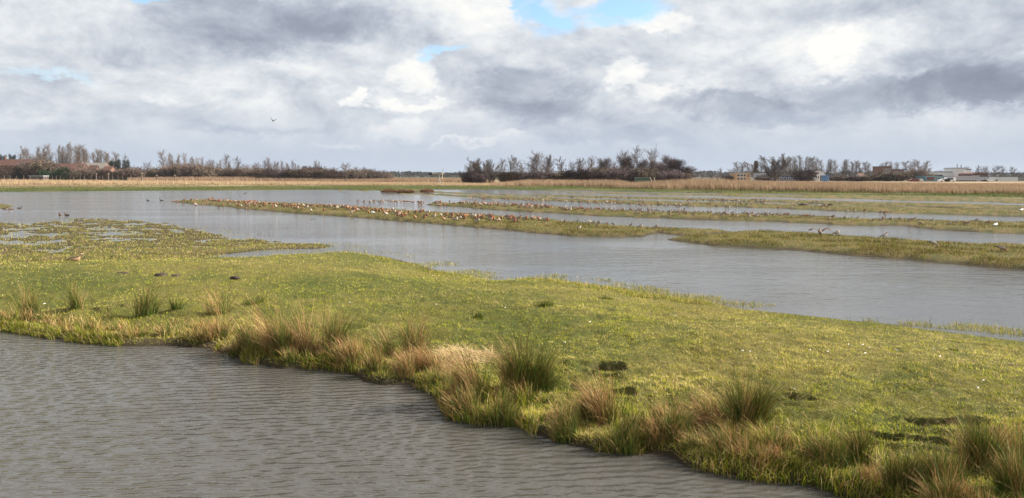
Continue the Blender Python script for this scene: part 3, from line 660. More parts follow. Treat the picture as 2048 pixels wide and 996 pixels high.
for i, (px, py, wp, hp, lab) in enumerate([(1495+112,410.5,10,4,'wide dark earth mound on a far grass strip'),(1661,410.5,6,3.5,'narrow dark earth mound right of the wide one')]):
    clod('earth_mound', px, py, wp, hp, lab, 'mound', .1, (.04,.035,.028), i+20, 'earth mounds on the far strip')
# the muddy corner of the bank, a slumped block
ms = clod('mud_slump', 1512, 972, 66, 46, 'dark slumped mud block under grass at the ditch corner', 'mud bank', .02, (.035,.025,.017), 33)
n = 1500; a = rng.uniform(0, 6.28, n); q = np.sqrt(rng.random(n)); s_ = ms.location.y/F
gxx = ms.location.x+66*s_*q*np.cos(a)*1.0; gyy = ms.location.y+66*s_*.75*q*np.sin(a)+.05; gz = ms.location.z+36*s_*np.sqrt(np.maximum(1-q*q, 0))*.85
kk = (gyy > ms.location.y-.03+.06*rng.normal(0, 1, n)) | (q < .5)
gxx, gyy, gz = gxx[kk], gyy[kk], gz[kk]; n = len(gxx); cc = pal([GREEN, LIME, DKG, OLIVE], [3, 4, 2, 2], n)
tag(link('slump_grass', blades(np.stack([gxx, gyy, gz], 1), rng.uniform(.05, .13, n), np.full(n, .006), np.stack([rng.normal(-.1, .5, n), rng.normal(-.35, .4, n)], 1), cc, 2, cc, 'cap'), M_GRASS), 'grass cap hanging over the slumped mud', 'grass', kind='stuff')

# sedge clumps on the islet
mbs = []
for i, (px, wp, hp, lab) in enumerate([(779,17,9,'low brown sedge clump at the left end of the islet'),(803,13,8,'brown sedge clump second on the islet'),(820,9,7,'small dark sedge clump in the middle of the islet'),(854,14,10,'tall reddish sedge clump at the right end of the islet')]):
    cx, cy = at(px, 384.5, .1); s_ = cy/F; n = 1500; a = rng.uniform(0, 6.28, n); q = np.sqrt(rng.random(n))
    x = cx+wp*s_*q*np.cos(a); y = cy+1.6*q*np.sin(a); hh = hp*s_*(1-.5*q*q)*rng.uniform(.6, 1, n)
    cc = pal([(.17,.085,.05), (.10,.06,.04), (.24,.13,.08)], [3, 3, 2], n)
    o = link('sedge_clump', blades(np.stack([x, y, np.full(n, .08)], 1), hh, np.full(n, .07), wind(n, .35), cc*.7, 2, cc, 'sedge'), M_REED); tag(o, lab, 'sedge', 'sedge clumps on the islet')

# ------------------------------------------------------------------ reed beds
def reed_bed(name, base, tops, depth, n, cols, label, wd=.05, dens_near=True):
    b = np.array(base, float); px = rng.uniform(b[0, 0], b[-1, 0], n); py = np.interp(px, b[:, 0], b[:, 1])
    x, y = at(px, py, .12); rr = np.hypot(x, y); k = rng.random(n)**1.3
    lump = fbm(px, py*0, 60, 4, 5)
    off = (k*depth+3*(fbm(px, py*0, 25, 3, 9)-.5)*depth*.12); sc_ = 1+off/rr; x, y = x*sc_, y*sc_
    tp = np.interp(px, [t[0] for t in tops], [t[1] for t in tops]); zt = CAMH-(tp-HY)/F*rr*(1+.3*depth/rr)
    hh = np.maximum(zt, .5)*(.72+.42*fbm(x, y, 3.0, 4, 21))*rng.uniform(.72, 1.08, n)
    hh *= .78+.30*sstep(.0, .35, k)
    cc = pal(*cols, n, .22)*(.85+.35*fbm(x, y, 6, 3, 2))[:, None]
    ln = np.stack([rng.normal(-.12, .1, n), rng.normal(0, .1, n)], 1)
    tag(link(name, blades(np.stack([x, y, np.full(n, .08)], 1), hh, rng.uniform(.6, 1.4, n)*wd, ln, cc*.9, 2, cc*1.05, name), M_REED), label, 'reeds', kind='stuff')
RT = ([(.27,.185,.115), (.32,.225,.145), (.20,.14,.09), (.36,.265,.175)], [4, 3, 2, 1.5])
LT = ([(.37,.27,.165), (.42,.32,.20), (.31,.22,.135), (.26,.18,.115)], [4, 3, 2, 1])
reed_bed('reed_bed', [(980,372),(1024,372),(1100,371.8),(1250,376),(1290,378),(1400,378.5),(1536,381.5),(1700,384.5),(1850,386.5),(2048,387.5),(2250,389)],
         [(980,366),(1040,360),(1060,358),(1240,359),(1262,364),(1300,361),(1360,357),(1420,355),(1480,359),(1536,361.5),(1640,362.5),(1700,364.5),(1850,367),(2048,369)], 34, 62000, RT, 'orange brown reed belt along the far shore on the right', .06)
reed_bed('reed_bed', [(-250,371),(0,370),(256,369.3),(512,369),(768,369.5),(1010,372)], [(-250,356),(0,356.5),(100,357.5),(256,359),(500,361),(768,364),(1010,367)], 45, 42000, LT, 'pale tan reed belt along the far shore on the left', .075)
reed_bed('reed_bed', [(256,363.5),(512,363),(768,364),(990,366)], [(256,353.5),(400,352),(512,352.5),(620,354),(690,356),(760,355),(900,355),(990,358)], 60, 26000, ([(.25,.17,.115), (.20,.135,.09), (.29,.20,.13)], [3, 3, 2]), 'darker reed field behind the pale belt', .11)
reed_bed('reed_bed', [(1300,369),(1500,370),(1800,372),(2250,374)], [(1300,358.5),(1500,361),(1800,364.5),(2250,367)], 60, 26000, RT, 'reed field behind the orange belt on the right', .10)
# dry scrubby tufts along the foot of the reeds
n = 9000; px = rng.uniform(-200, 2200, n); py = np.interp(px, [-200,0,512,980,1250,1536,1850,2200],[372,371,370,373,377.5,383,388,390])+rng.normal(0, .8, n)
x, y = at(px, py, .12); cc = pal([(.12,.08,.05), (.2,.15,.07), (.09,.1,.03)], [3, 2, 2], n)
keepf = fbm(x, y, 5, 3, 63) > .47; x, y, cc = x[keepf], y[keepf], cc[keepf]; n = len(x)
tag(link('shore_scrub', blades(np.stack([x, y, np.full(n, .1)], 1), rng.uniform(.15, .55, n), np.full(n, .12), wind(n, .5), cc, 1, cc, 'scrub'), M_REED), 'dark ragged scrub at the foot of the reeds', 'scrub', kind='stuff')

# ------------------------------------------------------------------ trees
def grow(segs, p, d, L, r, lv, prm, rs):
    spec = prm['lv'][lv]; ns = spec.get('ns', 3); pts = [p]; rad = [r]; q = Vector(p); dd = Vector(d)
    for i in range(ns):
        dd = (dd+Vector((rs.gauss(0, 1), rs.gauss(0, 1), rs.gauss(0, 1)))*spec.get('wob', .1)+Vector((0, 0, 1))*spec.get('up', .1)).normalized()
        q = q+dd*(L/ns); pts.append(tuple(q)); rad.append(r*(1-(i+1)/ns*spec.get('tap', .75)))
    segs[lv].append((pts, rad))
    if lv+1 < len(prm['lv']):
        nx = prm['lv'][lv+1]; k = nx['n']
        for c in range(k):
            t = nx['t0']+(1-nx['t0'])*((c+rs.random())/k); f = t*ns; i = min(int(f), ns-1); f -= i
            a = Vector(pts[i]); b = Vector(pts[i+1]); pp = a.lerp(b, f); ax = (b-a).normalized()
            side = Vector((rs.gauss(0, 1), rs.gauss(0, 1), rs.gauss(0, .4))); side = (side-ax*side.dot(ax)).normalized()
            an = R(rs.gauss(nx['ang'], nx['ang']*.25)); nd = (ax*math.cos(an)+side*math.sin(an)).normalized()
            LL = L*nx['len']*(1-nx.get('fall', .4)*t)*rs.uniform(.7, 1.2)
            grow(segs, tuple(pp), nd, LL, max(rad[i]*nx.get('rr', .5), nx.get('rmin', .008)), lv+1, prm, rs)
def tree_proto(name, prm, seed, trunkcol, twigcol, stems=1, leaf=None):
    """one unit-scale tree; trunk and limbs in one mesh, twigs in the other"""
    rs = random.Random(seed); segs = [[] for _ in prm['lv']]
    for s_ in range(stems):
        a = 2*math.pi*(s_+rs.random()*.6)/stems; sp = prm.get('splay', 0)
        d0 = Vector((math.cos(a)*sp, math.sin(a)*sp, 1)).normalized() if stems > 1 else Vector((rs.gauss(0, .03), rs.gauss(0, .03), 1)).normalized()
        rr_ = prm.get('spread', 0)*rs.random() if stems > 1 else 0
        grow(segs, (rr_*math.cos(a), rr_*math.sin(a), -.1), d0, prm['H']*rs.uniform(.75, 1) if stems > 1 else prm['H'], prm['r'], 0, prm, rs)
    root = empty(name); root.location = (0, -500, -80)
    mb = MB()
    for lv in range(min(2, len(segs)-1)):
        for P, rd in segs[lv]: mb.tube(P, rd, 5 if lv == 0 else 3, trunkcol, False)
    mb.build('trunk', M_BARK, root)
    mb = MB(); tips = []
    tc = np.array(twigcol)
    for lv in range(min(2, len(segs)-1), len(segs)):
        for P, rd in segs[lv]:
            mb.tube(P, rd, 3, tc*rs.uniform(.75, 1.25), False)
            if lv == len(segs)-1: tips.append(P[-1]); tips.append(P[1])
    if leaf:
        n, size, lc, spread = leaf; V = []; Fc = []; Cs = []
        for i in range(n):
            t = rs.choice(tips); c = Vector(t)+Vector((rs.gauss(0, spread), rs.gauss(0, spread), rs.gauss(0, spread)))
            a = Vector((rs.gauss(0, 1), rs.gauss(0, 1), rs.gauss(0, 1))).normalized(); b = a.orthogonal().normalized(); sz = size*rs.uniform(.5, 1.3)
            k = len(V); V += [c+a*sz, c-a*sz*.6+b*sz*.7, c-a*sz*.6-b*sz*.7]; Fc.append((k, k+1, k+2)); Cs += [np.array(lc)*rs.uniform(.6, 1.4)]*3
        mb.add(V, Fc, np.array(Cs))
    mb.build('crown', M_BARK, root); return root
TW = (.15,.115,.095)
PR = {}
pop = dict(H=17, r=.28, lv=[dict(ns=7, wob=.03, up=.1, tap=.88), dict(n=46, t0=.14, ang=30, len=.30, fall=.5, ns=3, wob=.05, up=.10, rr=.25, rmin=.04),
      dict(n=9, t0=.05, ang=34, len=.36, fall=.3, ns=2, wob=.1, up=.08, rr=.5, rmin=.028), dict(n=7, t0=.1, ang=36, len=.5, fall=.2, ns=1, wob=.12, up=.1, rr=.7, rmin=.020)])
for i in range(3): PR['poplar%d' % i] = tree_proto('poplar_tree', pop, 40+i, (.17,.135,.11), (.155,.12,.10))
bare = dict(H=9, r=.20, lv=[dict(ns=5, wob=.08, up=.05, tap=.8), dict(n=34, t0=.16, ang=48, len=.50, fall=.5, ns=4, wob=.08, up=.10, rr=.35, rmin=.04),
      dict(n=10, t0=.08, ang=42, len=.36, fall=.3, ns=2, wob=.13, up=.08, rr=.5, rmin=.026), dict(n=7, t0=.08, ang=40, len=.5, fall=.2, ns=1, wob=.15, up=.05, rr=.7, rmin=.016)])
for i in range(4): PR['bare%d' % i] = tree_proto('bare_tree', bare, 60+i, (.12,.10,.085), (.12,.095,.085))
slim = dict(H=9, r=.13, lv=[dict(ns=6, wob=.06, up=.1, tap=.85), dict(n=40, t0=.10, ang=36, len=.42, fall=.55, ns=4, wob=.07, up=.12, rr=.35, rmin=.035),
      dict(n=9, t0=.08, ang=38, len=.36, fall=.3, ns=2, wob=.13, up=.1, rr=.5, rmin=.026), dict(n=6, t0=.1, ang=40, len=.5, fall=.2, ns=1, wob=.15, up=.05, rr=.7, rmin=.016)])
for i in range(3): PR['slim%d' % i] = tree_proto('bare_tree', slim, 90+i, (.13,.105,.09), (.135,.105,.095))
will = dict(H=8, r=.11, splay=.34, spread=.5, lv=[dict(ns=5, wob=.08, up=.10, tap=.8), dict(n=8, t0=.15, ang=28, len=.5, fall=.4, ns=4, wob=.1, up=.15, rr=.5, rmin=.045),
      dict(n=12, t0=.1, ang=34, len=.42, fall=.35, ns=2, wob=.13, up=.08, rr=.5, rmin=.028), dict(n=8, t0=.1, ang=38, len=.5, fall=.2, ns=1, wob=.15, up=.05, rr=.7, rmin=.02)])
for i in range(2): PR['will%d' % i] = tree_proto('willow_tree', will, 120+i, (.12,.10,.085), (.105,.085,.075), 9)
for i in range(3): PR['alder%d' % i] = tree_proto('alder_tree', bare, 150+i, (.08,.065,.06), (.09,.07,.068), 1, (8000, .12, (.085,.062,.062), .42))
shr = dict(H=3.6, r=.05, splay=.5, spread=1.8, lv=[dict(ns=4, wob=.12, up=.08, tap=.8), dict(n=8, t0=.1, ang=34, len=.55, fall=.4, ns=3, wob=.12, up=.1, rr=.6, rmin=.022),
      dict(n=7, t0=.1, ang=36, len=.5, fall=.3, ns=2, wob=.15, up=.05, rr=.6, rmin=.015)])
PR['shrub0'] = tree_proto('shrub', shr, 170, (.11,.08,.065), (.12,.085,.07), 26, (5200, .17, (.105,.074,.062), .3))
PR['shrub1'] = tree_proto('shrub', shr, 171, (.10,.08,.06), (.105,.08,.06), 26, (5200, .17, (.10,.075,.055), .3))
PR['shrub2'] = tree_proto('shrub', shr, 172, (.08,.06,.055), (.085,.062,.06), 26, (5200, .17, (.075,.055,.055), .3))
PR['shrub3'] = tree_proto('shrub', shr, 173, (.10,.08,.06), (.03,.045,.025), 26, (5000, .17, (.022,.042,.02), .3))
con = dict(H=9, r=.16, lv=[dict(ns=6, wob=.01, up=.1, tap=.9), dict(n=60, t0=.05, ang=24, len=.26, fall=.6, ns=3, wob=.05, up=.2, rr=.3, rmin=.03), dict(n=6, t0=.1, ang=35, len=.4, ns=2, wob=.1, up=.05, rr=.5, rmin=.02)])
PR['conif'] = tree_proto('cypress_tree', con, 180, (.1,.08,.06), (.09,.07,.05), 1, (5200, .16, (.085,.07,.05), .2))
pin = dict(H=9, r=.18, lv=[dict(ns=5, wob=.08, up=.05, tap=.7), dict(n=16, t0=.45, ang=60, len=.42, fall=.35, ns=3, wob=.1, up=.1, rr=.5, rmin=.04), dict(n=7, t0=.3, ang=45, len=.45, ns=2, wob=.15, up=.05, rr=.5, rmin=.02)])
PR['pine'] = tree_proto('pine_tree', pin, 190, (.09,.065,.05), (.05,.05,.04), 1, (4200, .17, (.028,.035,.026), .3))
def dims(root):
    zs = 0; xs = 0
    for ch in root.children:
        V = np.empty(len(ch.data.vertices)*3, np.float32); ch.data.vertices.foreach_get('co', V); V = V.reshape(-1, 3)
        zs = max(zs, np.percentile(V[:, 2], 99.7)); xs = max(xs, np.percentile(np.abs(V[:, 0]), 96))
    return zs, 2*xs
DM = {k: dims(v) for k, v in PR.items()}
used = set()
def plant(kind, px, top, wpx, Y, label, cat, group, rz=None, zb=.05):
    X, zt = atd(px, top, Y); hz_, wx = DM[kind]; Hn = zt-zb
    if kind in used: o = copy_tree(PR[kind])
    else: o = PR[kind]; used.add(kind)
    sx = (wpx*Y/F)/wx if wpx else Hn/hz_
    o.location = (X, Y, zb); o.scale = (sx, sx, Hn/hz_); o.rotation_euler = (0, 0, random.uniform(0, 6.28) if rz is None else rz)
    tag(o, label, cat, group); return o
ORD = ['first','second','third','fourth','fifth','sixth','seventh','eighth','ninth','tenth','eleventh','twelfth','thirteenth','fourteenth','fifteenth','sixteenth','seventeenth','eighteenth','nineteenth','twentieth','twenty-first','twenty-second','twenty-third','twenty-fourth','twenty-fifth','twenty-sixth','twenty-seventh','twenty-eighth','twenty-ninth','thirtieth']
def row(kinds, lst, Y, fmt, cat, group, jit=8):
    for i, t in enumerate(lst):
        px, top = t[0], t[1]; wp = t[2] if len(t) > 2 else 0
        if kinds is POP and px > 1570: wp *= 1.3
        px += random.uniform(-1.6, 1.6); top += random.uniform(-1.5, 1.5); wp *= random.uniform(1.0, 1.4)
        plant(kinds[i % len(kinds)], px, top, wp, Y+random.uniform(-jit, jit), fmt.format(ORD[i]), cat, group)
POP = ['poplar0', 'poplar1', 'poplar2']; BARE = ['bare0', 'bare1', 'bare2', 'bare3']; SLIM = ['slim0', 'slim1', 'slim2']; WIL = ['will0', 'will1']; ALD = ['alder0', 'alder1', 'alder2']
row(POP, [(43,293,20),(70,293,17),(84,290,17),(101,287,17),(113,289,16),(126,284,17),(137,290,16),(147,290,16),(158,289,17),(168,292,17),(176,296,15)], 430, '{} tall bare poplar from the left in the row behind the red-roofed farm', 'tree', 'poplars behind the farm')
row(POP, [(194,296,14),(206,299,16),(219,300,18),(229,303,16)], 435, '{} bare poplar from the left in the short row right of the grey barn', 'tree', 'poplars right of the grey barn')
plant('bare1', 249, 307, 18, 440, 'thin bare tree behind the dark pines right of the farm', 'tree', None)
plant('bare2', 290, 321, 20, 440, 'pale round bare tree alone left of the long thicket', 'tree', None)
row(SLIM, [(61,300,14),(92,296,16),(119,293,14),(131,296,16),(153,296,16),(173,300,14),(187,304,14),(212,305,14),(36,306,14),(80,303,16)], 455, '{} slighter bare tree from the left filling the gaps behind the farm poplars', 'tree', 'slighter trees behind the farm poplars')
row(SLIM, [(505,330,14),(541,325,14),(571,329,12),(604,330,12),(621,330,12),(646,332,14),(664,334,14),(340,318,14),(362,317,14),(411,322,12),(436,323,14),(462,322,14),(486,326,16)], 430, '{} slight bare tree from the left behind the brown thickets', 'tree', 'slight trees behind the thickets')
row(['pine'], [(4,307,14),(22,309,12),(225,321,14),(238,320,14),(254,319,13)], 425, '{} dark pine from the left near the farm', 'tree', 'dark pines near the farm')
row(POP, [(327,301,20),(337,308,10),(346,305,11),(356,309,9),(368,305,11),(378,312,9),(386,312,9),(394,315,10),(403,315,10),(420,317,6),(428,317,8),(441,318,7)], 420, '{} bare poplar from the left rising above the long thicket', 'tree', 'poplars above the thicket')
row(BARE, [(451,308,20),(475,312,20)], 415, '{} of two broad bare trees above the right part of the thicket', 'tree', 'broad trees above the thicket')
row(SLIM, [(518,324,12),(528,316,12),(537,314,13),(546,321,12),(556,321,10),(562,320,10),(572,325,9),(582,319,9),(590,326,8),(597,328,8),(631,318,9),(637,320,6),(612,332,10)], 400, '{} slender bare tree from the left in the middle thicket', 'tree', 'slender trees in the middle thicket')
plant('bare3', 690, 324, 32, 260, 'light grey spreading tree in front of the middle thicket', 'tree', None)
row(BARE, [(715,333,16),(730,333,18),(742,334,16),(765,339,14),(778,343,12)], 330, '{} low bare tree right of the light grey spreading tree', 'tree', 'low trees at the end of the thicket')
row(WIL, [(948,322,30),(966,317,34),(981,327,26)], 235, '{} bushy willow of the group right of the wind pump', 'tree', 'willows right of the wind pump')
row(BARE+SLIM, [(1003,315,22),(1020,309,26),(1034,310,20),(1048,326,18),(1062,314,20),(1078,302,32),(1092,308,22),(1102,311,20),(1127,313,28),(1148,318,20),(1158,316,18),(1168,314,20),(1183,310,26),(1196,318,18),(1232,321,18)], 245, '{} bare tree from the left in the central grove', 'tree', 'bare trees of the central grove')
row(ALD[:1]+SLIM, [(1211,316,22)], 242, '{} dark-crowned small alder in the central grove', 'tree', None)
row(BARE, [(1252,299,34),(1275,289,34),(1301,293,26)], 262, '{} tall see-through tree rising above the dark alders', 'tree', 'tall trees above the alders')
row(ALD, [(1250,310,26),(1266,322,24),(1288,318,26),(1308,322,24),(1323,324,24),(1337,311,36),(1354,320,30),(1369,332,26)], 236, '{} dark alder from the left at the right end of the grove', 'tree', 'dark alders of the grove')
row(['shrub2', 'shrub2', 'shrub1'], [(940,343,30),(960,345,26),(1015,345,30),(1045,345,30),(1080,342,34),(1115,344,30),(1150,338,34),(1180,336,36),(1210,334,34),(1235,334,34),(1262,336,34),(1290,336,34),(1320,336,34),(1345,338,34),(1366,345,28)], 228, '{} dark shrub from the left under the central grove', 'shrub', 'undergrowth of the central grove', 4)
row(['shrub0', 'shrub1', 'shrub0'], [(6,330,34),(28,331,34),(48,330,34),(70,326,30),(88,322,30),(104,328,26),(136,338,26),(150,339,26),(172,337,28),(190,338,26),(206,340,20),(262,334,26),(275,339,22),(245,337,20)], 360, '{} brown shrub from the left in front of the farm', 'shrub', 'brown shrubs in front of the farm')
row(BARE, [(84,310,30),(92,318,26),(100,328,20),(55,318,26),(70,316,26),(30,322,24),(118,326,20),(135,328,22),(170,329,22),(188,331,20),(205,333,20)], 365, '{} bare garden tree from the left in front of the red roofs', 'tree', 'garden trees in front of the farm')
row(['shrub0', 'shrub1'], [(300,338,30),(320,335,30),(341,331,32),(362,328,32),(384,328,32),(404,331,30),(424,334,30),(444,335,30),(466,335,30),(488,336,30),(508,337,30)], 380, '{} brown shrub from the left in the long thicket', 'shrub', 'shrubs of the long thicket')
row(['shrub1', 'shrub0', 'shrub2'], [(528,336,30),(548,337,30),(568,336,30),(590,337,30),(610,334,32),(628,333,32),(650,337,30),(668,340,28),(700,340,28),(716,338,30),(736,338,30),(752,340,28),(770,345,26)], 340, '{} brown shrub from the left in the middle thicket', 'shrub', 'shrubs of the middle thicket')
row(['shrub3'], [(124,334,22),(110,340,20),(88,340,14),(706,344,16)], 352, '{} dark evergreen bush from the left', 'shrub', 'evergreen bushes')
plant('bare0', 1405, 342, 22, 520, 'grey round tree alone in the gap right of the grove', 'tree', None)
row(BARE, [(1427,345,16),(1445,335,16),(1459,336,16),(1436,347,14)], 420, '{} small bare tree left of the ochre house', 'tree', 'small trees left of the ochre house')
row(POP, [(1477,324,16),(1489,323,15),(1500,324,15),(1507,327,12),(1524,330,12),(1533,331,12)], 460, '{} bare tree behind the ochre house', 'tree', 'trees behind the ochre house')
plant('conif', 1513, 322, 9, 410, 'narrow brown cypress beside the ochre house', 'tree', None)
plant('will0', 1552, 308, 58, 290, 'big round bare tree between the ochre house and the blue building', 'tree', None)
plant('shrub2', 1612, 338, 42, 270, 'dense dark round shrub in front of the white house', 'shrub', None)
row(POP, [(1576,314,12),(1585,313,12),(1594,312,12),(1602,311,12),(1611,312,12),(1619,312,12),(1627,313,13),(1635,314,13)], 430, '{} bare poplar from the left behind the dark round shrub', 'tree', 'dense poplar row')
row(POP, [(1645,319,10),(1655,320,10),(1664,318,11),(1674,319,11),(1685,320,10),(1694,319,11),(1703,321,10),(1713,321,10),(1723,322,11),(1732,322,11),(1741,324,11),(1757,326,10),(1771,323,11),(1784,322,11),(1797,323,12),(1814,320,14),(1830,320,14),(1841,319,14),(1852,321,14)], 440, '{} bare poplar from the left in the long pale row before the factory', 'tree', 'long poplar row')
row(BARE, [(1936,331,14),(1952,331,14),(1965,332,12),(1976,332,12),(1990,331,16),(2007,331,16),(2027,331,18),(2046,344,14),(1883,339,12)], 400, '{} small bare tree from the left behind the factory sheds', 'tree', 'small trees behind the factory')
row(['shrub1', 'shrub2', 'shrub0'], [(1790,344,40),(1770,348,30),(1835,338,30),(1850,345,26),(1700,350,30),(1672,351,26),(1745,352,30),(1460,350,22),(1530,352,26),(1720,352,26)], 330, '{} brown shrub among the houses on the right', 'shrub', 'shrubs among the houses')
for k, v in PR.items():
    if k not in used:
        for ch in list(v.children): bpy.data.objects.remove(ch)
        bpy.data.objects.remove(v)

# far wood on the horizon: many thin trunks and crowns read as one mass
mb = MB(); n = 3600
px = rng.uniform(-400, 2450, n); Yd = rng.uniform(1150, 1500, n)
X = (px-CX)/F*Yd; top = 8.2+7*(fbm(px, px*0, 15, 4, 3)-.42)
V = []; Cs = []
for cxx, yy, tt in zip(X, Yd, top):
    for q in range(9):
        c = np.array([cxx+random.gauss(0, 4), yy+random.gauss(0, 2), tt*random.random()**.75]); s_ = random.uniform(.8, 1.9)
        a = random.uniform(0, 6.28); b = random.uniform(-.6, .6)
        V += [c+np.array([math.cos(a)*s_, .4, math.sin(a)*s_]), c+np.array([math.cos(a+2.1)*s_, -.4, math.sin(a+2.1)*s_]), c+np.array([math.cos(a+4.2)*s_, b, math.sin(a+4.2)*s_])]
V = np.array(V); V[:, 2] = np.maximum(V[:, 2], 0)
nt = len(V)//3; Cc = np.repeat(pal([(.04,.042,.034), (.06,.05,.044), (.035,.042,.03)], [2, 2, 1], nt, .3), 3, 0)
tag(link('distant_wood', rawmesh('distant_wood', V, [np.arange(nt*3).reshape(-1, 3)], Cc), M_BARK), 'long low wood on the horizon', 'wood', kind='stuff')

# ------------------------------------------------------------------ buildings
MT = {}
def pm(name, c, **k):
    if name not in MT: MT[name] = plain_mat(name, c, **k)
    return MT[name]
GLASS = pm('window_glass', (.03,.04,.055), rough=.15, vary=.1, spec=.6)
def house(name, label, cat, px0, px1, ytop, Y, depth, wall, roof, kind='flat', rise=0, wins=None, zb=.0, group=None, extra=None):
    x0, zt = atd(px0, ytop, Y); x1, _ = atd(px1, ytop, Y); x0, x1 = float(x0), float(x1); zt = float(zt); w_ = x1-x0; cx = (x0+x1)/2
    root = empty(name, (cx, Y, zb)); tag(root, label, cat, group); hx = w_/2; eave = zt-zb-rise
    mb = MB(); mb.box(-hx, hx, 0, depth, 0, eave)
    if kind == 'gable':
        mb.add([(-hx, 0, eave), (-hx, depth, eave), (-hx, depth/2, eave+rise*.97), (hx, 0, eave), (hx, depth, eave), (hx, depth/2, eave+rise*.97)], [(0, 2, 1), (3, 4, 5)])
    mb.build('wall', wall, root)
    rb = MB(); o = .35
    if kind == 'gable':
        yo = o; d2 = depth/2; sl = rise/d2
        for sgn in (-1, 1):
            ye = -yo if sgn < 0 else depth+yo; ze = eave-sl*yo
            V = [(-hx-o, ye, ze+.02), (hx+o, ye, ze+.02), (hx+o, d2, eave+rise+.02), (-hx-o, d2, eave+rise+.02)]; V += [(a, b, c+.22) for a, b, c in V]
            rb.add(V, [(0,3,2,1),(4,5,6,7),(0,1,5,4),(1,2,6,5),(2,3,7,6),(3,0,4,7)])
    elif kind == 'barrel':
        nseg = 10; V = []
        for i in range(nseg+1):
            t = math.pi*i/nseg; zc = eave+rise*math.sin(t)**.5*1.0; xc = -hx*math.cos(t)
            V += [(xc, -.2, zc), (xc, depth+.2, zc), (xc*.96, -.2, max(eave-.1, zc-.4)), (xc*.96, depth+.2, max(eave-.1, zc-.4))]
        Fc = []
        for i in range(nseg):
            a, b = i*4, i*4+4; Fc += [(a, a+1, b+1, b), (a+2, b+2, b+3, a+3), (a, b, b+2, a+2), (a+1, a+3, b+3, b+1)]
        rb.add(V, Fc)
        rb.box(-hx*.95, hx*.95, .3, depth-.3, eave, eave+rise*.6)
    else:
        rb.box(-hx-.15, hx+.15, -.15, depth+.15, eave, eave+.3)
    rb.build('roof', roof, root)
    if wins:
        for (u0, u1, v0, v1) in wins:   # fractions of the front
            f = MB(); a, b = -hx+u0*w_, -hx+u1*w_; c, d = v0*eave, v1*eave
            t_ = min(.12, (b-a)*.12)
            f.box(a-t_, b+t_, -.06, .0, c-t_, c); f.box(a-t_, b+t_, -.06, .0, d, d+t_); f.box(a-t_, a, -.06, .0, c, d); f.box(b, b+t_, -.06, .0, c, d)
            fr_ = f.build('window', pm('window_frame', (.6,.6,.58)), root)
            g = MB(); g.box(a, b, -.03, -.003, c, d); g.build('pane', GLASS, fr_)
    if extra: extra(root, hx, depth, eave)
    return root
TILE = pm('red_roof_tiles', (.085,.036,.026), vary=.35, scale=.35, rough=.8); BRICK = pm('brown_brick', (.16,.085,.06), vary=.25, scale=.8); GREYR = pm('grey_roof_sheet', (.16,.145,.125), vary=.2, scale=.4)
DKB = pm('dark_boards', (.06,.05,.045)); WHT = pm('white_panels', (.62,.62,.62), vary=.08, scale=.25); GRY = pm('grey_panels', (.33,.34,.38), vary=.08, scale=.3); TEAL = pm('teal_glass_wall', (.11,.22,.27), vary=.2, scale=.4, rough=.4)
OCH = pm('ochre_brick', (.42,.26,.13), vary=.15, scale=.6); BLUD = pm('dark_blue_panels', (.05,.07,.14), vary=.3, scale=.4); DRED = pm('dark_red_panels', (.14,.045,.04), vary=.2, scale=.5); FELT = pm('roof_felt', (.09,.09,.095))
def chim(root, hx, depth, eave):
    c = MB(); c.box(-hx*.5, -hx*.5+.7, depth/2-.4, depth/2+.3, eave+2, eave+6.4); c.build('chimney', BRICK, root)
house('farmhouse', 'long farmhouse with the highest red tiled roof at the left border', 'house', -30, 68, 319, 400, 12, BRICK, TILE, 'gable', 4.6, [(.1+.11*i, .15+.11*i, .25, .62) for i in range(8)], extra=chim)
house('farm_barn', 'red tiled barn standing between the farmhouse and the grey barn', 'barn', 96, 158, 327.5, 398, 11, BRICK, TILE, 'gable', 4.0, [(.12, .2, .3, .6), (.4, .48, .3, .6), (.7, .78, .3, .6)])
house('farm_barn', 'barn with a brownish grey roof and low red gable wall, right end of the farm', 'barn', 152, 202, 326, 404, 12, BRICK, GREYR, 'gable', 4.2, [(.2, .28, .25, .6), (.55, .63, .25, .6), (.8, .9, .2, .6)])
house('farm_barn', 'little red-roofed outhouse against the grey barn', 'barn', 203, 218, 333, 402, 8, BRICK, TILE, 'gable', 2.4, [(.3, .6, .3, .7)])
house('farm_barn', 'red-brown barn with sloping roof in front of the grey barn', 'barn', 172, 186, 331, 392, 8, BRICK, TILE, 'gable', 4.4, [(.3, .5, .3, .7)])
house('open_shed', 'long low shed with a pale thin roof right of the farm', 'shed', 218, 284, 345.5, 380, 6, DKB, pm('pale_sheet', (.30,.32,.34)), 'flat', 0, [(.1, .3, .2, .8), (.4, .6, .2, .8)])
house('open_shed', 'flat pale boat-like cover lying behind the reeds before the farm', 'shed', 58, 86, 352.6, 330, 4, DKB, pm('pale_sheet', (.30,.32,.34)))
house('villa', 'ochre brick house with two rows of dark windows and flat roof', 'house', 1471, 1500, 346.5, 330, 9, OCH, pm('pale_sheet', (.30,.32,.34)), 'flat', 0, [(.12, .3, .62, .86), (.34, .52, .62, .86), (.56, .70, .62, .86), (.12, .3, .22, .46), (.34, .52, .22, .46), (.56, .7, .22, .46), (.86, .93, .55, .85)])
house('office_block', 'low grey flat-roofed building right of the cypress', 'building', 1520, 1552, 346, 370, 10, GRY, FELT, 'flat', 0, [(.08+.14*i, .17+.14*i, .62, .84) for i in range(6)])
house('office_block', 'long dark blue shed behind the big round bare tree', 'building', 1528, 1602, 352, 350, 10, BLUD, FELT, 'flat', 0, [(.06+.12*i, .12+.12*i, .3, .7) for i in range(8)])
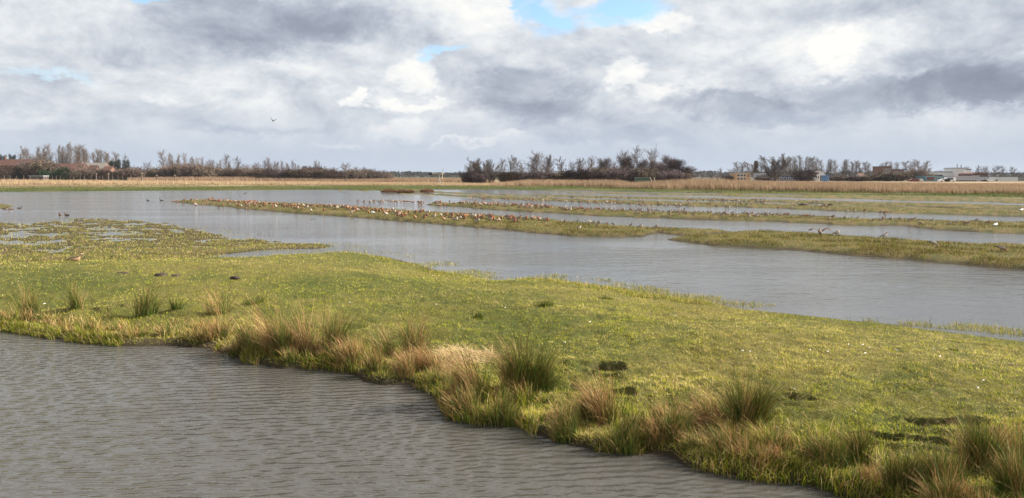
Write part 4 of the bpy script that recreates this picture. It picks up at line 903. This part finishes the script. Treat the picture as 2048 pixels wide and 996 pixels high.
house('villa', 'white two-storey house right of the dark round shrub', 'house', 1630, 1640.5, 341.5, 360, 8, WHT, FELT, 'flat', 0, [(.2, .4, .7, .85), (.6, .8, .7, .85), (.2, .4, .3, .5), (.6, .8, .3, .5)])
house('villa', 'narrow dark brick house touching the white one', 'house', 1641, 1650.5, 344.5, 362, 8, pm('dark_brick', (.09,.055,.06)), FELT, 'gable', 1.6, [(.3, .6, .3, .5)])
house('kiosk', 'bright blue kiosk with a pale window behind the reeds', 'kiosk', 1651.5, 1659, 352, 318, 4, pm('bright_blue', (.07,.19,.40)), pm('bright_blue', (.07,.19,.40)), 'flat', 0, [(.35, .75, .4, .8)])
house('villa', 'small house with a pale gable behind the poplar row', 'house', 1722, 1733, 347, 380, 8, pm('pale_render', (.4,.38,.38)), TILE, 'gable', 2, [(.2, .4, .3, .6), (.6, .8, .3, .6)])
None and house('villa', 'low red-roofed cottage at the foot of the poplar row', 'house', 1726, 1738, 355, 350, 6, BRICK, TILE, 'gable', 1.2, [(.3, .6, .3, .7)])
house('apartment_block', 'tall brown brick apartment tower behind the shrubs', 'building', 1764, 1784, 333.5, 385, 10, BRICK, FELT, 'flat', 0, [(.2+.26*i, .34+.26*i, .1+.17*j, .2+.17*j) for i in range(3) for j in range(5)])
house('apartment_block', 'lower brown brick wing right of the apartment tower', 'building', 1784.5, 1809, 339.5, 387, 10, BRICK, FELT, 'flat', 0, [(.1+.22*i, .22+.22*i, .1+.2*j, .22+.2*j) for i in range(4) for j in range(4)])
house('factory_hall', 'pale low hall with flat roof left of the white tower', 'building', 1866, 1906, 344.5, 350, 12, WHT, pm('pale_sheet', (.30,.32,.34)), 'flat', 0, [(.1, .5, .52, .72)])
house('factory_hall', 'teal glass-fronted hall in front of the pale hall', 'building', 1852, 1887, 353.5, 318, 9, TEAL, pm('teal_trim', (.17,.30,.35)), 'flat', 0, [(.55+.15*i, .64+.15*i, .45, .8) for i in range(3)],
      extra=lambda r_, hx, d, e: (lambda m_: (m_.box(-hx*.9, -hx*.1, -.08, -.003, e*.35, e*.9), m_.build('red_panel', DRED, r_)))(MB()))
house('factory_hall', 'low blue-windowed link hall between the teal hall and the grey hall', 'building', 1887.5, 1905, 355.5, 325, 8, pm('blue_grey_panels', (.22,.30,.38)), FELT, 'flat', 0, [(.1+.22*i, .26+.22*i, .4, .8) for i in range(4)])
house('factory_tower', 'white windowless tower block rising above the factory', 'building', 1910, 1929, 336.5, 348, 9, WHT, pm('pale_sheet', (.30,.32,.34)), 'flat', 0, None,
      extra=lambda r_, hx, d, e: (lambda m_: (m_.box(-.1, .1, 2, 2.2, e+.3, e+2.0), m_.box(hx*.8, hx*.8+.25, 2, 2.3, e+.3, e+1.5), m_.build('vent_pipe', DKB, r_)))(MB()))
house('factory_tower', 'lower white block attached to the right of the tower', 'building', 1929.5, 1942.5, 339, 349, 9, WHT, FELT, 'flat', 0, [(.2, .5, .3, .5)])
house('factory_hall', 'wide grey hall with a dark blue ground floor below the white tower', 'building', 1906, 1958, 353.5, 320, 10, GRY, pm('grey_trim', (.42,.42,.45)), 'flat', 0, [(.03+.1*i, .115+.1*i, .08, .36) for i in range(9)])
house('factory_hall', 'dark hall with rounded red-brown roof', 'building', 1944, 1976.5, 345.2, 332, 10, pm('dark_glass_wall', (.06,.075,.08), rough=.3), pm('red_brown_roof', (.15,.06,.05)), 'barrel', 1.2, [(.02, .44, .62, .95)])
house('factory_hall', 'pale grey annex under the rounded dark hall', 'building', 1958.5, 1978, 353.5, 324, 8, GRY, FELT, 'flat', 0, [(.15, .6, .1, .4)])
house('factory_hall', 'long white shed at the right end of the factory', 'building', 1989, 2036, 353.8, 345, 12, WHT, FELT, 'flat', 0, [(.05, .14, .05, .4)])
house('factory_hall', 'grey-green low shed at the right border', 'building', 2037, 2075, 355, 350, 10, pm('olive_panels', (.18,.18,.14)), FELT, 'flat', 0, [(.1, .3, .3, .6)])
house('kiosk', 'small dark hut between the dark hall and the long white shed', 'hut', 1978.5, 1987.5, 359.5, 316, 4, DKB, FELT, 'gable', .8, [(.3, .6, .3, .6)])

# parked vehicles by the factory
def car(px, Y, c, label, van=False):
    X, _ = atd(px, 360, Y); root = empty('parked_van' if van else 'parked_car', (float(X), Y, 0)); tag(root, label, 'van' if van else 'car', 'vehicles parked by the factory')
    hgt = 2.0 if van else 1.4; b = MB(); prof_ = [(-2.2,.35),(-2.2,.85),(-1.5,.95),(-.9,hgt),(1.5,hgt),(2.1,.95),(2.2,.35)] if not van else [(-2.4,.35),(-2.4,1.0),(-1.9,1.2),(-1.4,hgt),(2.4,hgt),(2.4,.35)]
    k = len(prof_); V = [(x_, -.85, z_) for x_, z_ in prof_]+[(x_, .85, z_) for x_, z_ in prof_]
    Fc = [(i, (i+1) % k, k+(i+1) % k, k+i) for i in range(k)]+[(0, i, i+1) for i in range(1, k-1)]+[(k, k+i+1, k+i) for i in range(1, k-1)]
    b.add(V, Fc); b.build('body', pm('paint_'+'%d' % int(c[0]*100+c[1]*10), c, rough=.3, vary=.03), root)
    g = MB(); g.box(-1.15, -.1, -.88, -.855, .98, hgt-.18); g.box(.0, 1.2, -.88, -.855, .98, hgt-.18); g.build('window', GLASS, root)
    for wx in (-1.4, 1.4):
        wh = MB(); wh.tube([(wx, -.9, .33), (wx, -.6, .33)], .33, 12); wh.build('wheel', DKB, root)
car(1888, 306, (.8,.8,.8), 'white car standing before the low link hall'); car(1898, 306, (.75,.75,.78), 'white van parked right of the white car', True)
car(1827, 310, (.16,.03,.025), 'red car parked left of the teal hall'); car(1834, 312, (.7,.7,.7), 'pale car touching the red one')
for o in col.objects:
    pass

# wind pump with tail vane
Xp, _ = atd(877, 352, 215); Xp = float(Xp); root = empty('wind_pump', (Xp, 215, .0)); tag(root, 'small wind pump with black tail vane and edge-on wooden sails', 'wind pump')
PIN = pm('weathered_wood', (.36,.28,.17), vary=.2); px1 = 215/F
t = MB()
for sx, sy in ((-.55,-.55),(.55,-.55),(.55,.55),(-.55,.55)): t.tube([(sx, sy, 0), (sx*.25, sy*.25, 2.9)], .07, 4)
for z_ in (.8, 1.7): 
    q = .55*(1-z_/3.9); t.box(-q, q, -q-.03, -q+.03, z_, z_+.08); t.box(-q, q, q-.03, q+.03, z_, z_+.08)
t.build('tower', pm('grey_wood', (.22,.21,.2)), root)
t = MB(); t.tube([(-12.5*px1, 0, 3.15), (1.2, 0, 3.1)], [.07, .10], 5); t.box(.2, .9, -.16, .16, 2.9, 3.25); t.build('boom', PIN, root)
t = MB(); zc = 3.15; V = [(-19.5*px1, -.03, zc+.42), (-18.4*px1, -.03, zc), (-19.5*px1, -.03, zc-.36), (-13.4*px1, -.03, zc-.36), (-12.6*px1, -.03, zc), (-13.4*px1, -.03, zc+.42)]
V += [(a, .03, c) for a, _, c in V]; t.add(V, [(0, 1, 2), (0, 2, 3), (0, 3, 5), (3, 4, 5), (6, 8, 7), (6, 9, 8), (6, 11, 9), (9, 11, 10)]+[(i, 6+i, 6+(i+1) % 6, (i+1) % 6) for i in range(6)]); t.build('tail_vane', pm('black_paint', (.015,.015,.018)), root)
for a in (90, 210+60, 0, 180):
    t = MB(); ca, sa = math.cos(R(a)), math.sin(R(a)); P0 = np.array([1.15, 0, 3.1]); dv = np.array([.14*sa, ca, sa]); dv = dv/np.linalg.norm(dv); nv_ = np.array([.25, -sa, ca]); nv_ /= np.linalg.norm(nv_)
    L = 1.45; V = [P0+dv*.15-nv_*.05, P0+dv*L-nv_*.22, P0+dv*L+nv_*.22, P0+dv*.15+nv_*.05]; V += [v_+np.array([.06, 0, 0]) for v_ in V]
    t.add(V, [(0,1,2,3),(7,6,5,4),(0,4,5,1),(1,5,6,2),(2,6,7,3),(3,7,4,0)]); t.build('sail', PIN, root)

# green bridge-like hut frame behind the reeds
Xg, _ = atd(1288, 355, 200); root = empty('green_hut', (float(Xg), 200, 0)); tag(root, 'green boarded hut with pale slanting poles behind the reeds', 'hut')
GP = pm('green_paint', (.05,.09,.065), vary=.2); t = MB(); t.box(-2.1, 1.5, 0, 2.2, .1, 2.0); t.build('wall', GP, root)
t = MB(); t.box(-2.3, 1.6, -.15, 2.4, 2.0, 2.14); t.build('roof', pm('green_trim', (.13,.2,.16)), root)
for xx in (1.65, 2.6):
    t = MB(); t.tube([(xx, -.1, 2.15), (xx+.65, -.1, .4)], .05, 4); t.build('pole', pm('pale_wood', (.5,.48,.4)), root)

# posts of the paddock and the pollard stumps
WOOD = pm('old_post', (.10,.075,.06))
def post(px, top, Y, rr_, label, name='fence_post', cat='post', group='fence posts by the farm', knob=False):
    X, z = atd(px, top, Y); X, z = float(X), float(z); t = MB()
    if knob: t.tube([(0, 0, 0), (.03, 0, z*.45), (-.03, 0, z*.78), (0, 0, z*.9), (.0, 0, z)], [rr_*1.1, rr_*.8, rr_*.85, rr_*1.7, rr_*1.2], 7)
    else: t.tube([(0, 0, 0), (.02, 0, z*.6), (0, 0, z)], [rr_, rr_*.95, rr_*.8], 5)
    o = t.build(name, WOOD); o.location = (X, Y, 0); tag(o, label, cat, group)
for i, (px, top) in enumerate([(283,345.5),(313,349.5),(349,349.5),(216,346.5),(192,346.5)]):
    post(px, top, 262, .26 if i else .32, '{} knobbly pollard stump of the row in the reed field'.format(['tallest','middle small','right-hand small','left-hand broad','leftmost leaning'][i]), 'pollard_stump', 'stump', 'pollard stumps in the reed field', True)
for i, px in enumerate([8,20,33,47,60,96,104,112,120,140,146,160,168,183,199,205,225,234,237,245,262]):
    post(px, 351.2+random.uniform(-1, .8), 268, .10, '{} thin fence post from the left before the farm'.format(ORD[i]))

# ------------------------------------------------------------------ birds
RUST, RUST2, BACK, PALE, WHITE = (.27,.10,.048), (.30,.145,.075), (.075,.048,.036), (.30,.23,.18), (.42,.37,.32)
def bird_mesh(name, spine, topc, frontc, bellyc, legs=True, wing=None, n=8):
    mb = MB(); P = [Vector((a, 0, b-(.065 if legs else 0))) for a, b, _, _ in spine]; V = []; Cs = []
    for i, p in enumerate(P):
        d = (P[min(i+1, len(P)-1)]-P[max(i-1, 0)]).normalized(); up = Vector((-d.z, 0, d.x)); sd_ = Vector((0, 1, 0))
        _, _, rw, rh = spine[i]; t = i/(len(P)-1)
        for k in range(n):
            a = 2*math.pi*k/n; v = p+up*(math.sin(a)*rh)+sd_*(math.cos(a)*rw); V.append(v)
            s_ = math.sin(a); c_top = np.array(topc); c_low = np.array(bellyc)*(1-sstep(.25, .6, t))+np.array(frontc)*sstep(.25, .6, t)
            cc_ = c_top*sstep(-.1, .5, s_)+c_low*(1-sstep(-.1, .5, s_))
            if t > .55: cc_ = cc_*.35+np.array(frontc)*.65
            if t > .88: cc_ = np.array((.05,.04,.035))
            if t < .12: cc_ = np.array((.05,.045,.04))
            Cs.append(cc_)
    Fc = [(i*n+k, i*n+(k+1) % n, (i+1)*n+(k+1) % n, (i+1)*n+k) for i in range(len(P)-1) for k in range(n)]
    mb.add(V, Fc, np.array(Cs))
    if legs:
        for sy in (-.022, .022): mb.tube([(.0, sy, .10), (-.015, sy, .05), (.0, sy, .0), (.035, sy, .0)], [.011, .007, .006, .004], 4, (.06,.05,.04))
    if wing:
        for sy in (-1, 1):
            V = [(-.06, sy*.04, .15), (.08, sy*.04, .17), (.10, sy*.2, .28), (-.02, sy*.24, .28), (.02, sy*.42, .20), (-.08, sy*.34, .20)]; V += [(a, b, c+.012) for a, b, c in V]
            mb.add(V, [(0,1,2,3),(3,2,4,5),(6,9,8,7),(9,11,10,8),(0,6,7,1),(1,7,8,2),(2,8,10,4),(4,10,11,5),(5,11,9,3),(3,9,6,0)], np.array([(.12,.07,.05)]*6+[(.14,.08,.06)]*6))
    me = mb.mesh(name, True); me.materials.append(M_BIRD); return me
SP = {
 'tuck':  [(-.21,.16,.006,.004),(-.15,.175,.030,.018),(-.08,.19,.058,.045),(0,.20,.072,.066),(.07,.215,.070,.070),(.115,.24,.050,.052),(.125,.275,.034,.036),(.105,.305,.028,.028),(.085,.318,.016,.016),(.03,.30,.006,.006)],
 'up':    [(-.21,.15,.006,.004),(-.15,.17,.030,.018),(-.08,.19,.056,.044),(0,.205,.068,.060),(.07,.225,.060,.058),(.11,.265,.034,.036),(.125,.31,.024,.024),(.14,.345,.027,.026),(.165,.35,.018,.016),(.20,.342,.006,.006),(.26,.33,.003,.003)],
 'feed':  [(-.20,.24,.006,.004),(-.14,.235,.030,.018),(-.07,.225,.056,.046),(.01,.21,.068,.060),(.08,.18,.056,.056),(.125,.15,.034,.034),(.15,.12,.024,.024),(.17,.10,.026,.025),(.185,.09,.016,.014),(.20,.085,.006,.006),(.225,.066,.003,.003)],
 'swim':  [(-.22,.06,.008,.006),(-.16,.05,.045,.026),(-.08,.04,.085,.060),(.02,.04,.095,.070),(.11,.05,.075,.062),(.15,.09,.040,.040),(.165,.14,.030,.030),(.18,.18,.036,.034),(.21,.185,.026,.024),(.25,.172,.014,.008),(.28,.168,.012,.004)],
}
PB = {
 'rust_tuck': bird_mesh('wader', SP['tuck'], BACK, RUST, WHITE), 'rust2_tuck': bird_mesh('wader', SP['tuck'], (.13,.09,.07), RUST2, PALE),
 'pale_tuck': bird_mesh('wader', SP['tuck'], (.13,.11,.10), (.52,.42,.34), WHITE), 'rust_up': bird_mesh('wader', SP['up'], BACK, RUST, WHITE),
 'grey_up': bird_mesh('wader', SP['up'], (.11,.10,.095), (.30,.22,.17), (.5,.46,.42)), 'grey_tuck': bird_mesh('wader', SP['tuck'], (.10,.095,.09), (.30,.24,.20), (.5,.46,.42)), 'rust_feed': bird_mesh('wader', SP['feed'], BACK, RUST2, WHITE),
 'grey_feed': bird_mesh('wader', SP['feed'], (.12,.11,.105), (.3,.25,.2), (.5,.48,.45)),
 'wings': bird_mesh('wader', SP['tuck'], (.2,.12,.1), (.4,.3,.25), WHITE, True, True),
 'duck': bird_mesh('duck', SP['swim'], (.09,.055,.04), (.18,.09,.05), (.2,.13,.09), False), 'white': bird_mesh('gull', SP['tuck'], (.7,.7,.7), (.8,.8,.8), (.8,.8,.8)),
 'darkduck': bird_mesh('duck', SP['swim'], (.05,.04,.04), (.06,.05,.045), (.2,.15,.12), False)}
def Z(pts, ox, oy, s): return [(ox+a/s, oy+b/s) for a, b in pts]
Z1 = Z([(122,135),(160,140),(172,130),(236,150),(257,130),(310,138),(355,128),(375,148),(412,165),(435,128),(505,165),(518,140),(553,132),(568,155),(612,135),(628,133),(658,145),(685,145),(700,158),(735,130),(740,155),(760,148),(795,145),(828,150),(845,148),(728,205),(790,188),(885,178),(905,160),(925,150),(955,155),(985,158),(975,185),(997,200),(1025,160),(1040,205),(1070,162),(1090,160),(1112,158),(1135,158),(1160,160),(1178,165),(1110,185),(1090,205),(1110,218),(1130,210),(1140,185),(1220,170),(1240,160),(1270,168),(1215,210),(1232,210),(1250,190),(1310,185),(1298,220),(1355,182),(1388,178),(1352,210),(1380,205),(1428,185),(1485,185),(1505,195),(1470,210),(1495,215),(1520,220),(1465,235),(1562,188),(1590,190),(1622,205),(1622,220),(1660,212),(1688,200),(1680,222),(1710,205),(1728,235),(1750,200),(1785,205),(1810,200),(1802,240),(1825,215),(1840,225),(1870,200),(1898,205),(1890,250),(1935,205),(1930,235),(1965,205),(1980,208),(1998,275),(2025,215)], 330, 380, 6.827)
Z2 = Z([(240,220),(280,215),(330,220),(350,210),(375,225),(395,210),(415,212),(440,222),(475,222),(485,245),(328,298),(530,222),(520,235),(575,230),(600,235),(620,232),(640,238),(660,265),(690,235),(725,240),(745,235),(722,288),(700,300),(775,268),(795,262),(797,232),(827,242),(866,245),(862,262),(900,280),(922,248),(940,298),(1018,255),(1078,278),(1125,268),(1145,280),(1155,305),(1190,285),(1188,320),(1165,325),(1225,280),(1262,262),(1278,290),(1360,290),(1318,320),(1350,320),(1385,362),(1418,335),(1438,275),(1485,292),(1570,300),(1573,368),(1640,292),(1670,285),(1685,380),(1720,340),(1745,298),(1822,358),(1848,328),(1928,335),(1978,325),(1965,395)], 600, 380, 6.827)
ZI = Z([(790,128),(872,138),(950,130),(958,145),(995,128),(1010,130),(1078,145),(1100,125),(1120,125),(1138,130),(1210,130),(1238,140),(1268,140),(1285,138),(1318,132),(1330,145),(1380,145),(1415,135),(1430,135),(1450,138),(1475,135),(1500,135),(1530,142),(1545,148),(1610,140),(1638,145),(1655,145),(1632,160),(1660,175),(1625,180),(1692,148)], 600, 380, 6.827)
Z3 = Z([(362,325),(360,368),(365,348),(445,335),(480,340),(465,378),(410,400),(520,355),(530,378),(555,350),(560,340),(632,348),(662,355),(683,380),(705,418),(715,352),(738,348),(770,368),(797,360),(862,345),(905,365),(940,392),(975,405),(1035,385),(1105,355),(1140,362),(1150,388),(1180,362),(1195,372),(1213,390),(1212,422),(1258,400),(1283,378),(1362,388),(1452,375),(1475,383),(1557,382),(1635,412),(1668,405),(1855,410),(1905,422)], 850, 380, 6.827)
Z4 = Z([(130,165),(150,165),(178,150),(205,160),(195,182),(253,178),(293,185),(335,158),(388,180),(470,170),(490,170),(508,178),(555,165),(580,180),(635,178),(655,182),(685,180),(700,205),(745,192),(765,198),(790,180),(815,185),(830,190),(850,195),(878,198),(895,190),(938,185),(965,188),(990,185),(995,205),(1045,188),(1080,182),(1090,220),(1110,205),(1155,190),(1200,192),(1220,205),(1250,200),(1285,235),(1310,195),(1330,222),(1360,220),(1400,200),(1415,195),(1440,205),(1465,215),(1445,245),(1515,205),(1515,235),(1535,212),(1580,208),(1590,230),(1598,262),(1635,215),(1650,228),(1680,235),(1690,220),(1735,225),(1835,235),(1870,238),(1900,232),(1915,245),(1955,240),(1975,262),(1990,240),(2018,230)], 850, 380, 6.827)
Z5 = Z([(358,230),(380,245),(350,258),(420,232),(430,240),(480,262),(505,245),(560,248),(620,250),(628,232),(655,235),(668,248),(688,262),(742,245),(805,242),(852,265),(870,258),(920,250),(975,258),(995,250),(1010,240),(1050,252),(1105,240),(1115,262),(1150,262),(1180,270),(1210,248),(1238,252),(1170,305),(1270,288),(1295,262),(1345,255),(1365,288),(1415,305),(1430,262),(1478,270),(1540,285),(1625,278),(1655,272),(1685,288),(1630,300),(1625,325),(1725,285),(1748,275),(1795,272),(1855,270),(1852,305),(1945,300),(1975,290),(1985,285),(1960,340),(2025,285)], 1100, 380, 6.827)
Z6 = Z([(372,412),(455,425),(548,420),(598,430),(655,412),(662,435),(638,465),(765,428),(858,445),(395,500),(1100,470),(1230,488),(1440,490)], 1100, 380, 6.827)
Z7 = Z([(330,242),(382,245),(415,245),(475,245),(515,262),(540,290),(555,248),(580,250),(592,275),(455,285),(670,255),(675,282),(710,298),(800,260),(830,262),(862,305),(920,290),(960,275),(942,288),(978,292),(1015,270),(1045,262),(1070,285),(1140,278),(1195,272),(1232,285),(1275,278),(1310,275),(1328,282),(1500,292),(1535,290),(1570,288),(1615,295),(1795,328),(1845,300),(1985,310)], 1350, 380, 5.851)
Z8 = Z([(90,195),(380,202),(372,230),(475,208),(578,208),(705,222),(690,240),(750,212),(258,238),(820,292),(960,222),(1165,268),(1243,250),(1335,252),(1385,260),(1485,228),(1620,250)], 1700, 400, 5.885)
F1 = [('front', p) for p in Z1+Z2+Z3+Z6]; F2 = [('second', p) for p in Z4+Z5+Z7+Z8]; F3_ = [('islet', p) for p in ZI]
flock = []
def more(pts, n, jy):
    p = sorted(pts); xs = [a for a, b in p]; out = []
    for i in range(n):
        a, b = random.choice(p); out.append((a+random.gauss(0, 9), b+random.gauss(0, jy)+.0))
    return out
F1 += [('front', q) for q in more([p for p in Z1+Z2+Z3 if p[0] < 1080], 62, 1.2)]
F2 += [('second', q) for q in more([p for p in Z4+Z5+Z7 if p[0] < 1600], 74, 1.3)]
for strip, (px, py) in F1+F2+F3_:
    py2 = py+3.2+max(0, (py-400)*.045); x, y = at(px, py2, .12); flock.append((float(y), float(x), px, py2, strip))
flock.sort()
SPECIAL = 14
N_IND = 300-SPECIAL
def place(me, px, py, yaw, label, cat='bird', group=None, sc_=1.0, z=None, name='wader'):
    x, y = at(px, py, .12); x, y = float(x), float(y); g_ = max(h1(x, y), -.03) if z is None else z; x, y = at(px, py, g_); x, y = float(x), float(y)
    o = bpy.data.objects.new(name, me); col.objects.link(o); o.location = (x, y, (max(h1(x, y), -.03)+.0) if z is None else z); o.rotation_euler = (0, 0, yaw); o.scale = (sc_,)*3
    return tag(o, label, cat, group)
LOOK = {'rust_tuck': 'rusty head-tucked wader', 'rust2_tuck': 'buff head-tucked wader', 'pale_tuck': 'pale head-tucked wader', 'rust_up': 'rusty upright wader',
        'grey_up': 'grey upright wader', 'grey_tuck': 'grey head-tucked wader', 'rust_feed': 'rusty feeding wader', 'grey_feed': 'grey feeding wader'}
def zone(strip, px):
    if strip == 'islet': return 'on the thin islet left of the second strip' if px < 832 else 'in the water between the islet and the second strip'
    nm = 'front' if strip == 'front' else 'second'
    cuts = [(430,'at the narrow left tip of'),(520,'in the crowded left quarter of'),(630,'in the densest crowd left of the middle of'),(740,'right of the densest crowd on'),(860,'in the scattered middle of'),(960,'right of the middle of'),(1080,'in the last dense bunch on'),(2100,'at the sparse right end of')] if strip == 'front' else \
           [(960,'at the narrow left tip of'),(1040,'in the first crowd from the left of'),(1110,'in the densest crowd of'),(1200,'right of the densest crowd on'),(1300,'left of the middle of'),(1400,'in the middle of'),(1500,'right of the middle of'),(1650,'in the loose line on'),(2100,'at the sparse right end of')]
    for c, t_ in cuts:
        if px < c: return t_+(' the front strip' if nm == 'front' else ' the second strip')
stuffb = []
recs = []
for k, (y, x, px, py, strip) in enumerate(flock):
    pr = random.random(); grey = px > 1100 and strip == 'front' or px > 1180
    if grey: kind = random.choices(['rust_tuck','rust_up','grey_up','grey_tuck','rust_feed','pale_tuck','rust2_tuck'], [2, 1.2, 1.6, 3, .5, 1, 2])[0]
    else: kind = random.choices(['rust_tuck','rust2_tuck','pale_tuck','rust_up','grey_tuck','rust_feed'], [4, 4, 1.6, .8, 1, .5])[0]
    yaw = R(random.gauss(-42, 34)); sc_ = random.uniform(.86, 1.05) if px < 1100 else random.uniform(.62, .76)
    (recs if k < N_IND else stuffb).append((kind, px, py, yaw, sc_, strip, x, y))
sparse = {}
for st in ('front', 'second'):
    lst = sorted([r_ for r_ in recs if r_[5] == st], key=lambda r_: -r_[1])
    lim = 26 if st == 'front' else 30
    for i, r_ in enumerate(lst[:lim]): sparse[id(r_)] = ORD[i]
for r_ in recs:
    kind, px, py, yaw, sc_, st, x, y = r_
    lab = f"{LOOK[kind]}, {zone(st, px)}"
    if id(r_) in sparse: lab = f"{LOOK[kind]}, {sparse[id(r_)]} from the right end of the {st} strip"
    place(PB[kind], px, py, yaw, lab, 'bird', 'wading birds resting on the grass strips', sc_)
# the odd ones
place(PB['wings'], 1640, 471.5, R(80), 'wader stretching both dark wings on the near grass strip', group='wading birds on the near strip', sc_=1.08)
place(PB['pale_tuck'], 1672, 471.5, R(-60), 'pale wader standing right of the one stretching its wings', group='wading birds on the near strip', sc_=0.88)
place(PB['grey_up'], 1768, 476, R(8), 'grey wader standing in the shallow edge of the near strip', group='wading birds on the near strip', sc_=0.88)
place(PB['grey_feed'], 1866, 492, R(0), 'grey wader walking on the near grass strip', group='wading birds on the near strip', sc_=0.92)
place(PB['rust_feed'], 2002, 503, R(-15), 'wader with a bright rusty head feeding at the right of the near strip', group='wading birds on the near strip', sc_=0.95)
place(PB['white'], 747, 434.5, R(160), 'white gull resting on the front strip', sc_=0.92, name='gull')
place(PB['white'], 1989, 461.5, R(20), 'white gull resting on the second strip near its right end', sc_=0.88, name='gull')
place(PB['white'], 2042, 424, R(20), 'white gull on the far strip at the right border', sc_=1.04, name='gull')
place(PB['duck'], 120, 430, R(-60), 'brown duck with raised head standing where the marsh begins', sc_=0.92, z=.01, name='duck', group='ducks at the marsh')
place(PB['duck'], 134, 431, R(160), 'brown duck resting low beside the upright one', sc_=1.0, z=.0, name='duck', group='ducks at the marsh')
place(PB['duck'], 9, 418.5, R(0), 'pale brown duck at the left border beside the small islet', sc_=0.92, z=.0, name='duck', group='ducks at the marsh')
place(PB['duck'], 22, 419, R(-150), 'rusty duck right of the one at the left border', sc_=0.92, z=.0, name='duck', group='ducks at the marsh')
place(PB['darkduck'], 39, 417, R(10), 'dark duck with a white flank floating near the small islet', sc_=.9, z=.0, name='duck', group='ducks at the marsh')
place(PB['darkduck'], 296, 401.5, R(170), 'dark duck swimming left of the bird strip', sc_=0.88, z=.0, name='duck', group='ducks on the flood')
place(PB['darkduck'], 323, 401.5, R(170), 'dark duck swimming nearest the tip of the bird strip', sc_=1.0, z=.0, name='duck', group='ducks on the flood')
place(PB['darkduck'], 490, 387.5, R(10), 'tiny dark duck on the open water beyond the bird strip', sc_=1.0, z=.0, name='duck', group='ducks on the flood')
# goose lying at the left, head turned
gm = bird_mesh('goose', [(-.42,.07,.02,.01),(-.30,.09,.08,.05),(-.12,.11,.13,.10),(.05,.12,.14,.11),(.18,.15,.09,.085),(.23,.23,.05,.05),(.25,.31,.045,.045),(.30,.345,.055,.05),(.37,.335,.04,.035),(.45,.31,.028,.012),(.49,.30,.022,.006)], (.06,.04,.035), (.62,.42,.26), (.45,.28,.16), False)
place(gm, 150, 521, R(5), 'goose-like duck with dark back and cream head resting by the puddle', sc_=.62, name='goose')
# a bird in flight high over the water
fm = MB(); fm.tube([(-.25, 0, 0), (-.1, 0, .0), (.1, 0, .02), (.22, 0, .03), (.3, 0, .03)], [.01, .05, .06, .035, .01], 6, (.03,.03,.03))
for sy in (-1, 1):
    V = [(-.08, 0, .02), (.12, 0, .03), (.10, sy*.28, .20), (-.06, sy*.28, .19), (.02, sy*.55, .42), (-.04, sy*.5, .40)]; V += [(a, b, c+.015) for a, b, c in V]
    fm.add(V, [(0,1,2,3),(3,2,4,5),(6,9,8,7),(9,11,10,8),(0,6,7,1),(1,7,8,2),(2,8,10,4),(4,10,11,5),(5,11,9,3),(3,9,6,0)], (.03,.03,.03))
fo = fm.build('flying_bird', M_BIRD); X, zf = atd(546, 242, 110); fo.location = (float(X), 110, float(zf)); fo.rotation_euler = (R(12), 0, R(70)); tag(fo, 'small dark bird flying above the far shore', 'bird')
# rest of the flock: same shapes merged where nobody could count them
def merge_birds(items, name, label):
    Vs, Fs3, Fs4, Cs, nn = [], [], [], [], 0
    for me_, x, y, z, yaw, s_ in items:
        nvv = len(me_.vertices); V = np.empty(nvv*3, np.float32); me_.vertices.foreach_get('co', V); V = V.reshape(-1, 3)*s_
        ca, sa = math.cos(yaw), math.sin(yaw); V = np.stack([V[:, 0]*ca-V[:, 1]*sa+x, V[:, 0]*sa+V[:, 1]*ca+y, V[:, 2]+z], 1)
        Cc_ = np.empty(nvv*4, np.float32); me_.color_attributes['Col'].data.foreach_get('color', Cc_)
        for p in me_.polygons: (Fs4 if len(p.vertices) == 4 else Fs3).append([i+nn for i in p.vertices])
        Vs.append(V); Cs.append(Cc_.reshape(-1, 4)[:, :3]); nn += nvv
    tag(link(name, rawmesh(name, np.concatenate(Vs), [Fs3, Fs4], np.concatenate(Cs)), M_BIRD), label, 'birds', kind='stuff')
items = [(PB[k], x, y, max(h1(x, y), 0), yaw, sc_) for k, px, py, yaw, sc_, st, x, y in stuffb]
def along(pts, n, jy):
    out = []; p = np.array(pts, float)
    for i in range(n):
        px = random.uniform(p[0, 0], p[-1, 0]); py = np.interp(px, p[:, 0], p[:, 1])+random.gauss(0, jy); out.append((px, py))
    return out
for px, py in along([(935,393.5),(1024,396),(1150,401),(1280,405),(1400,409)], 120, 1.1)+along([(1400,409),(1536,411),(1700,417)], 22, 1.5)+along([(1050,391),(1180,392.5),(1300,397)], 16, .6)+along([(1370,397),(1536,400.5)], 62, .7)+along([(1536,400.5),(1680,405)], 14, .8)+along([(1700,420),(1800,424)], 5, 1.5):
    x, y = at(px, py+1.2, .12); x, y = float(x), float(y)
    items.append((PB[random.choice(['grey_tuck', 'rust2_tuck', 'rust_tuck', 'rust_up', 'pale_tuck'])], x, y, max(h1(x, y), 0), R(random.gauss(-20, 40)), random.uniform(.7, .85)))
merge_birds(items, 'distant_flock', 'countless small waders on the farthest grass strips')

# ------------------------------------------------------------------ air
mb = MB(); mb.box(-2400, 2400, -60, 1750, -1.4, 24); hm_ = bpy.data.materials.new('haze'); hm_.use_nodes = True; t = NT(hm_.node_tree); t.n.clear()
pv = t.node('ShaderNodeVolumePrincipled'); pv.inputs['Color'].default_value = (.86,.91,1,1); pv.inputs['Density'].default_value = .00006; pv.inputs['Anisotropy'].default_value = .1
t.link(pv.outputs[0], t.node('ShaderNodeOutputMaterial').inputs['Volume'])
tag(mb.build('haze', hm_), kind='stuff')
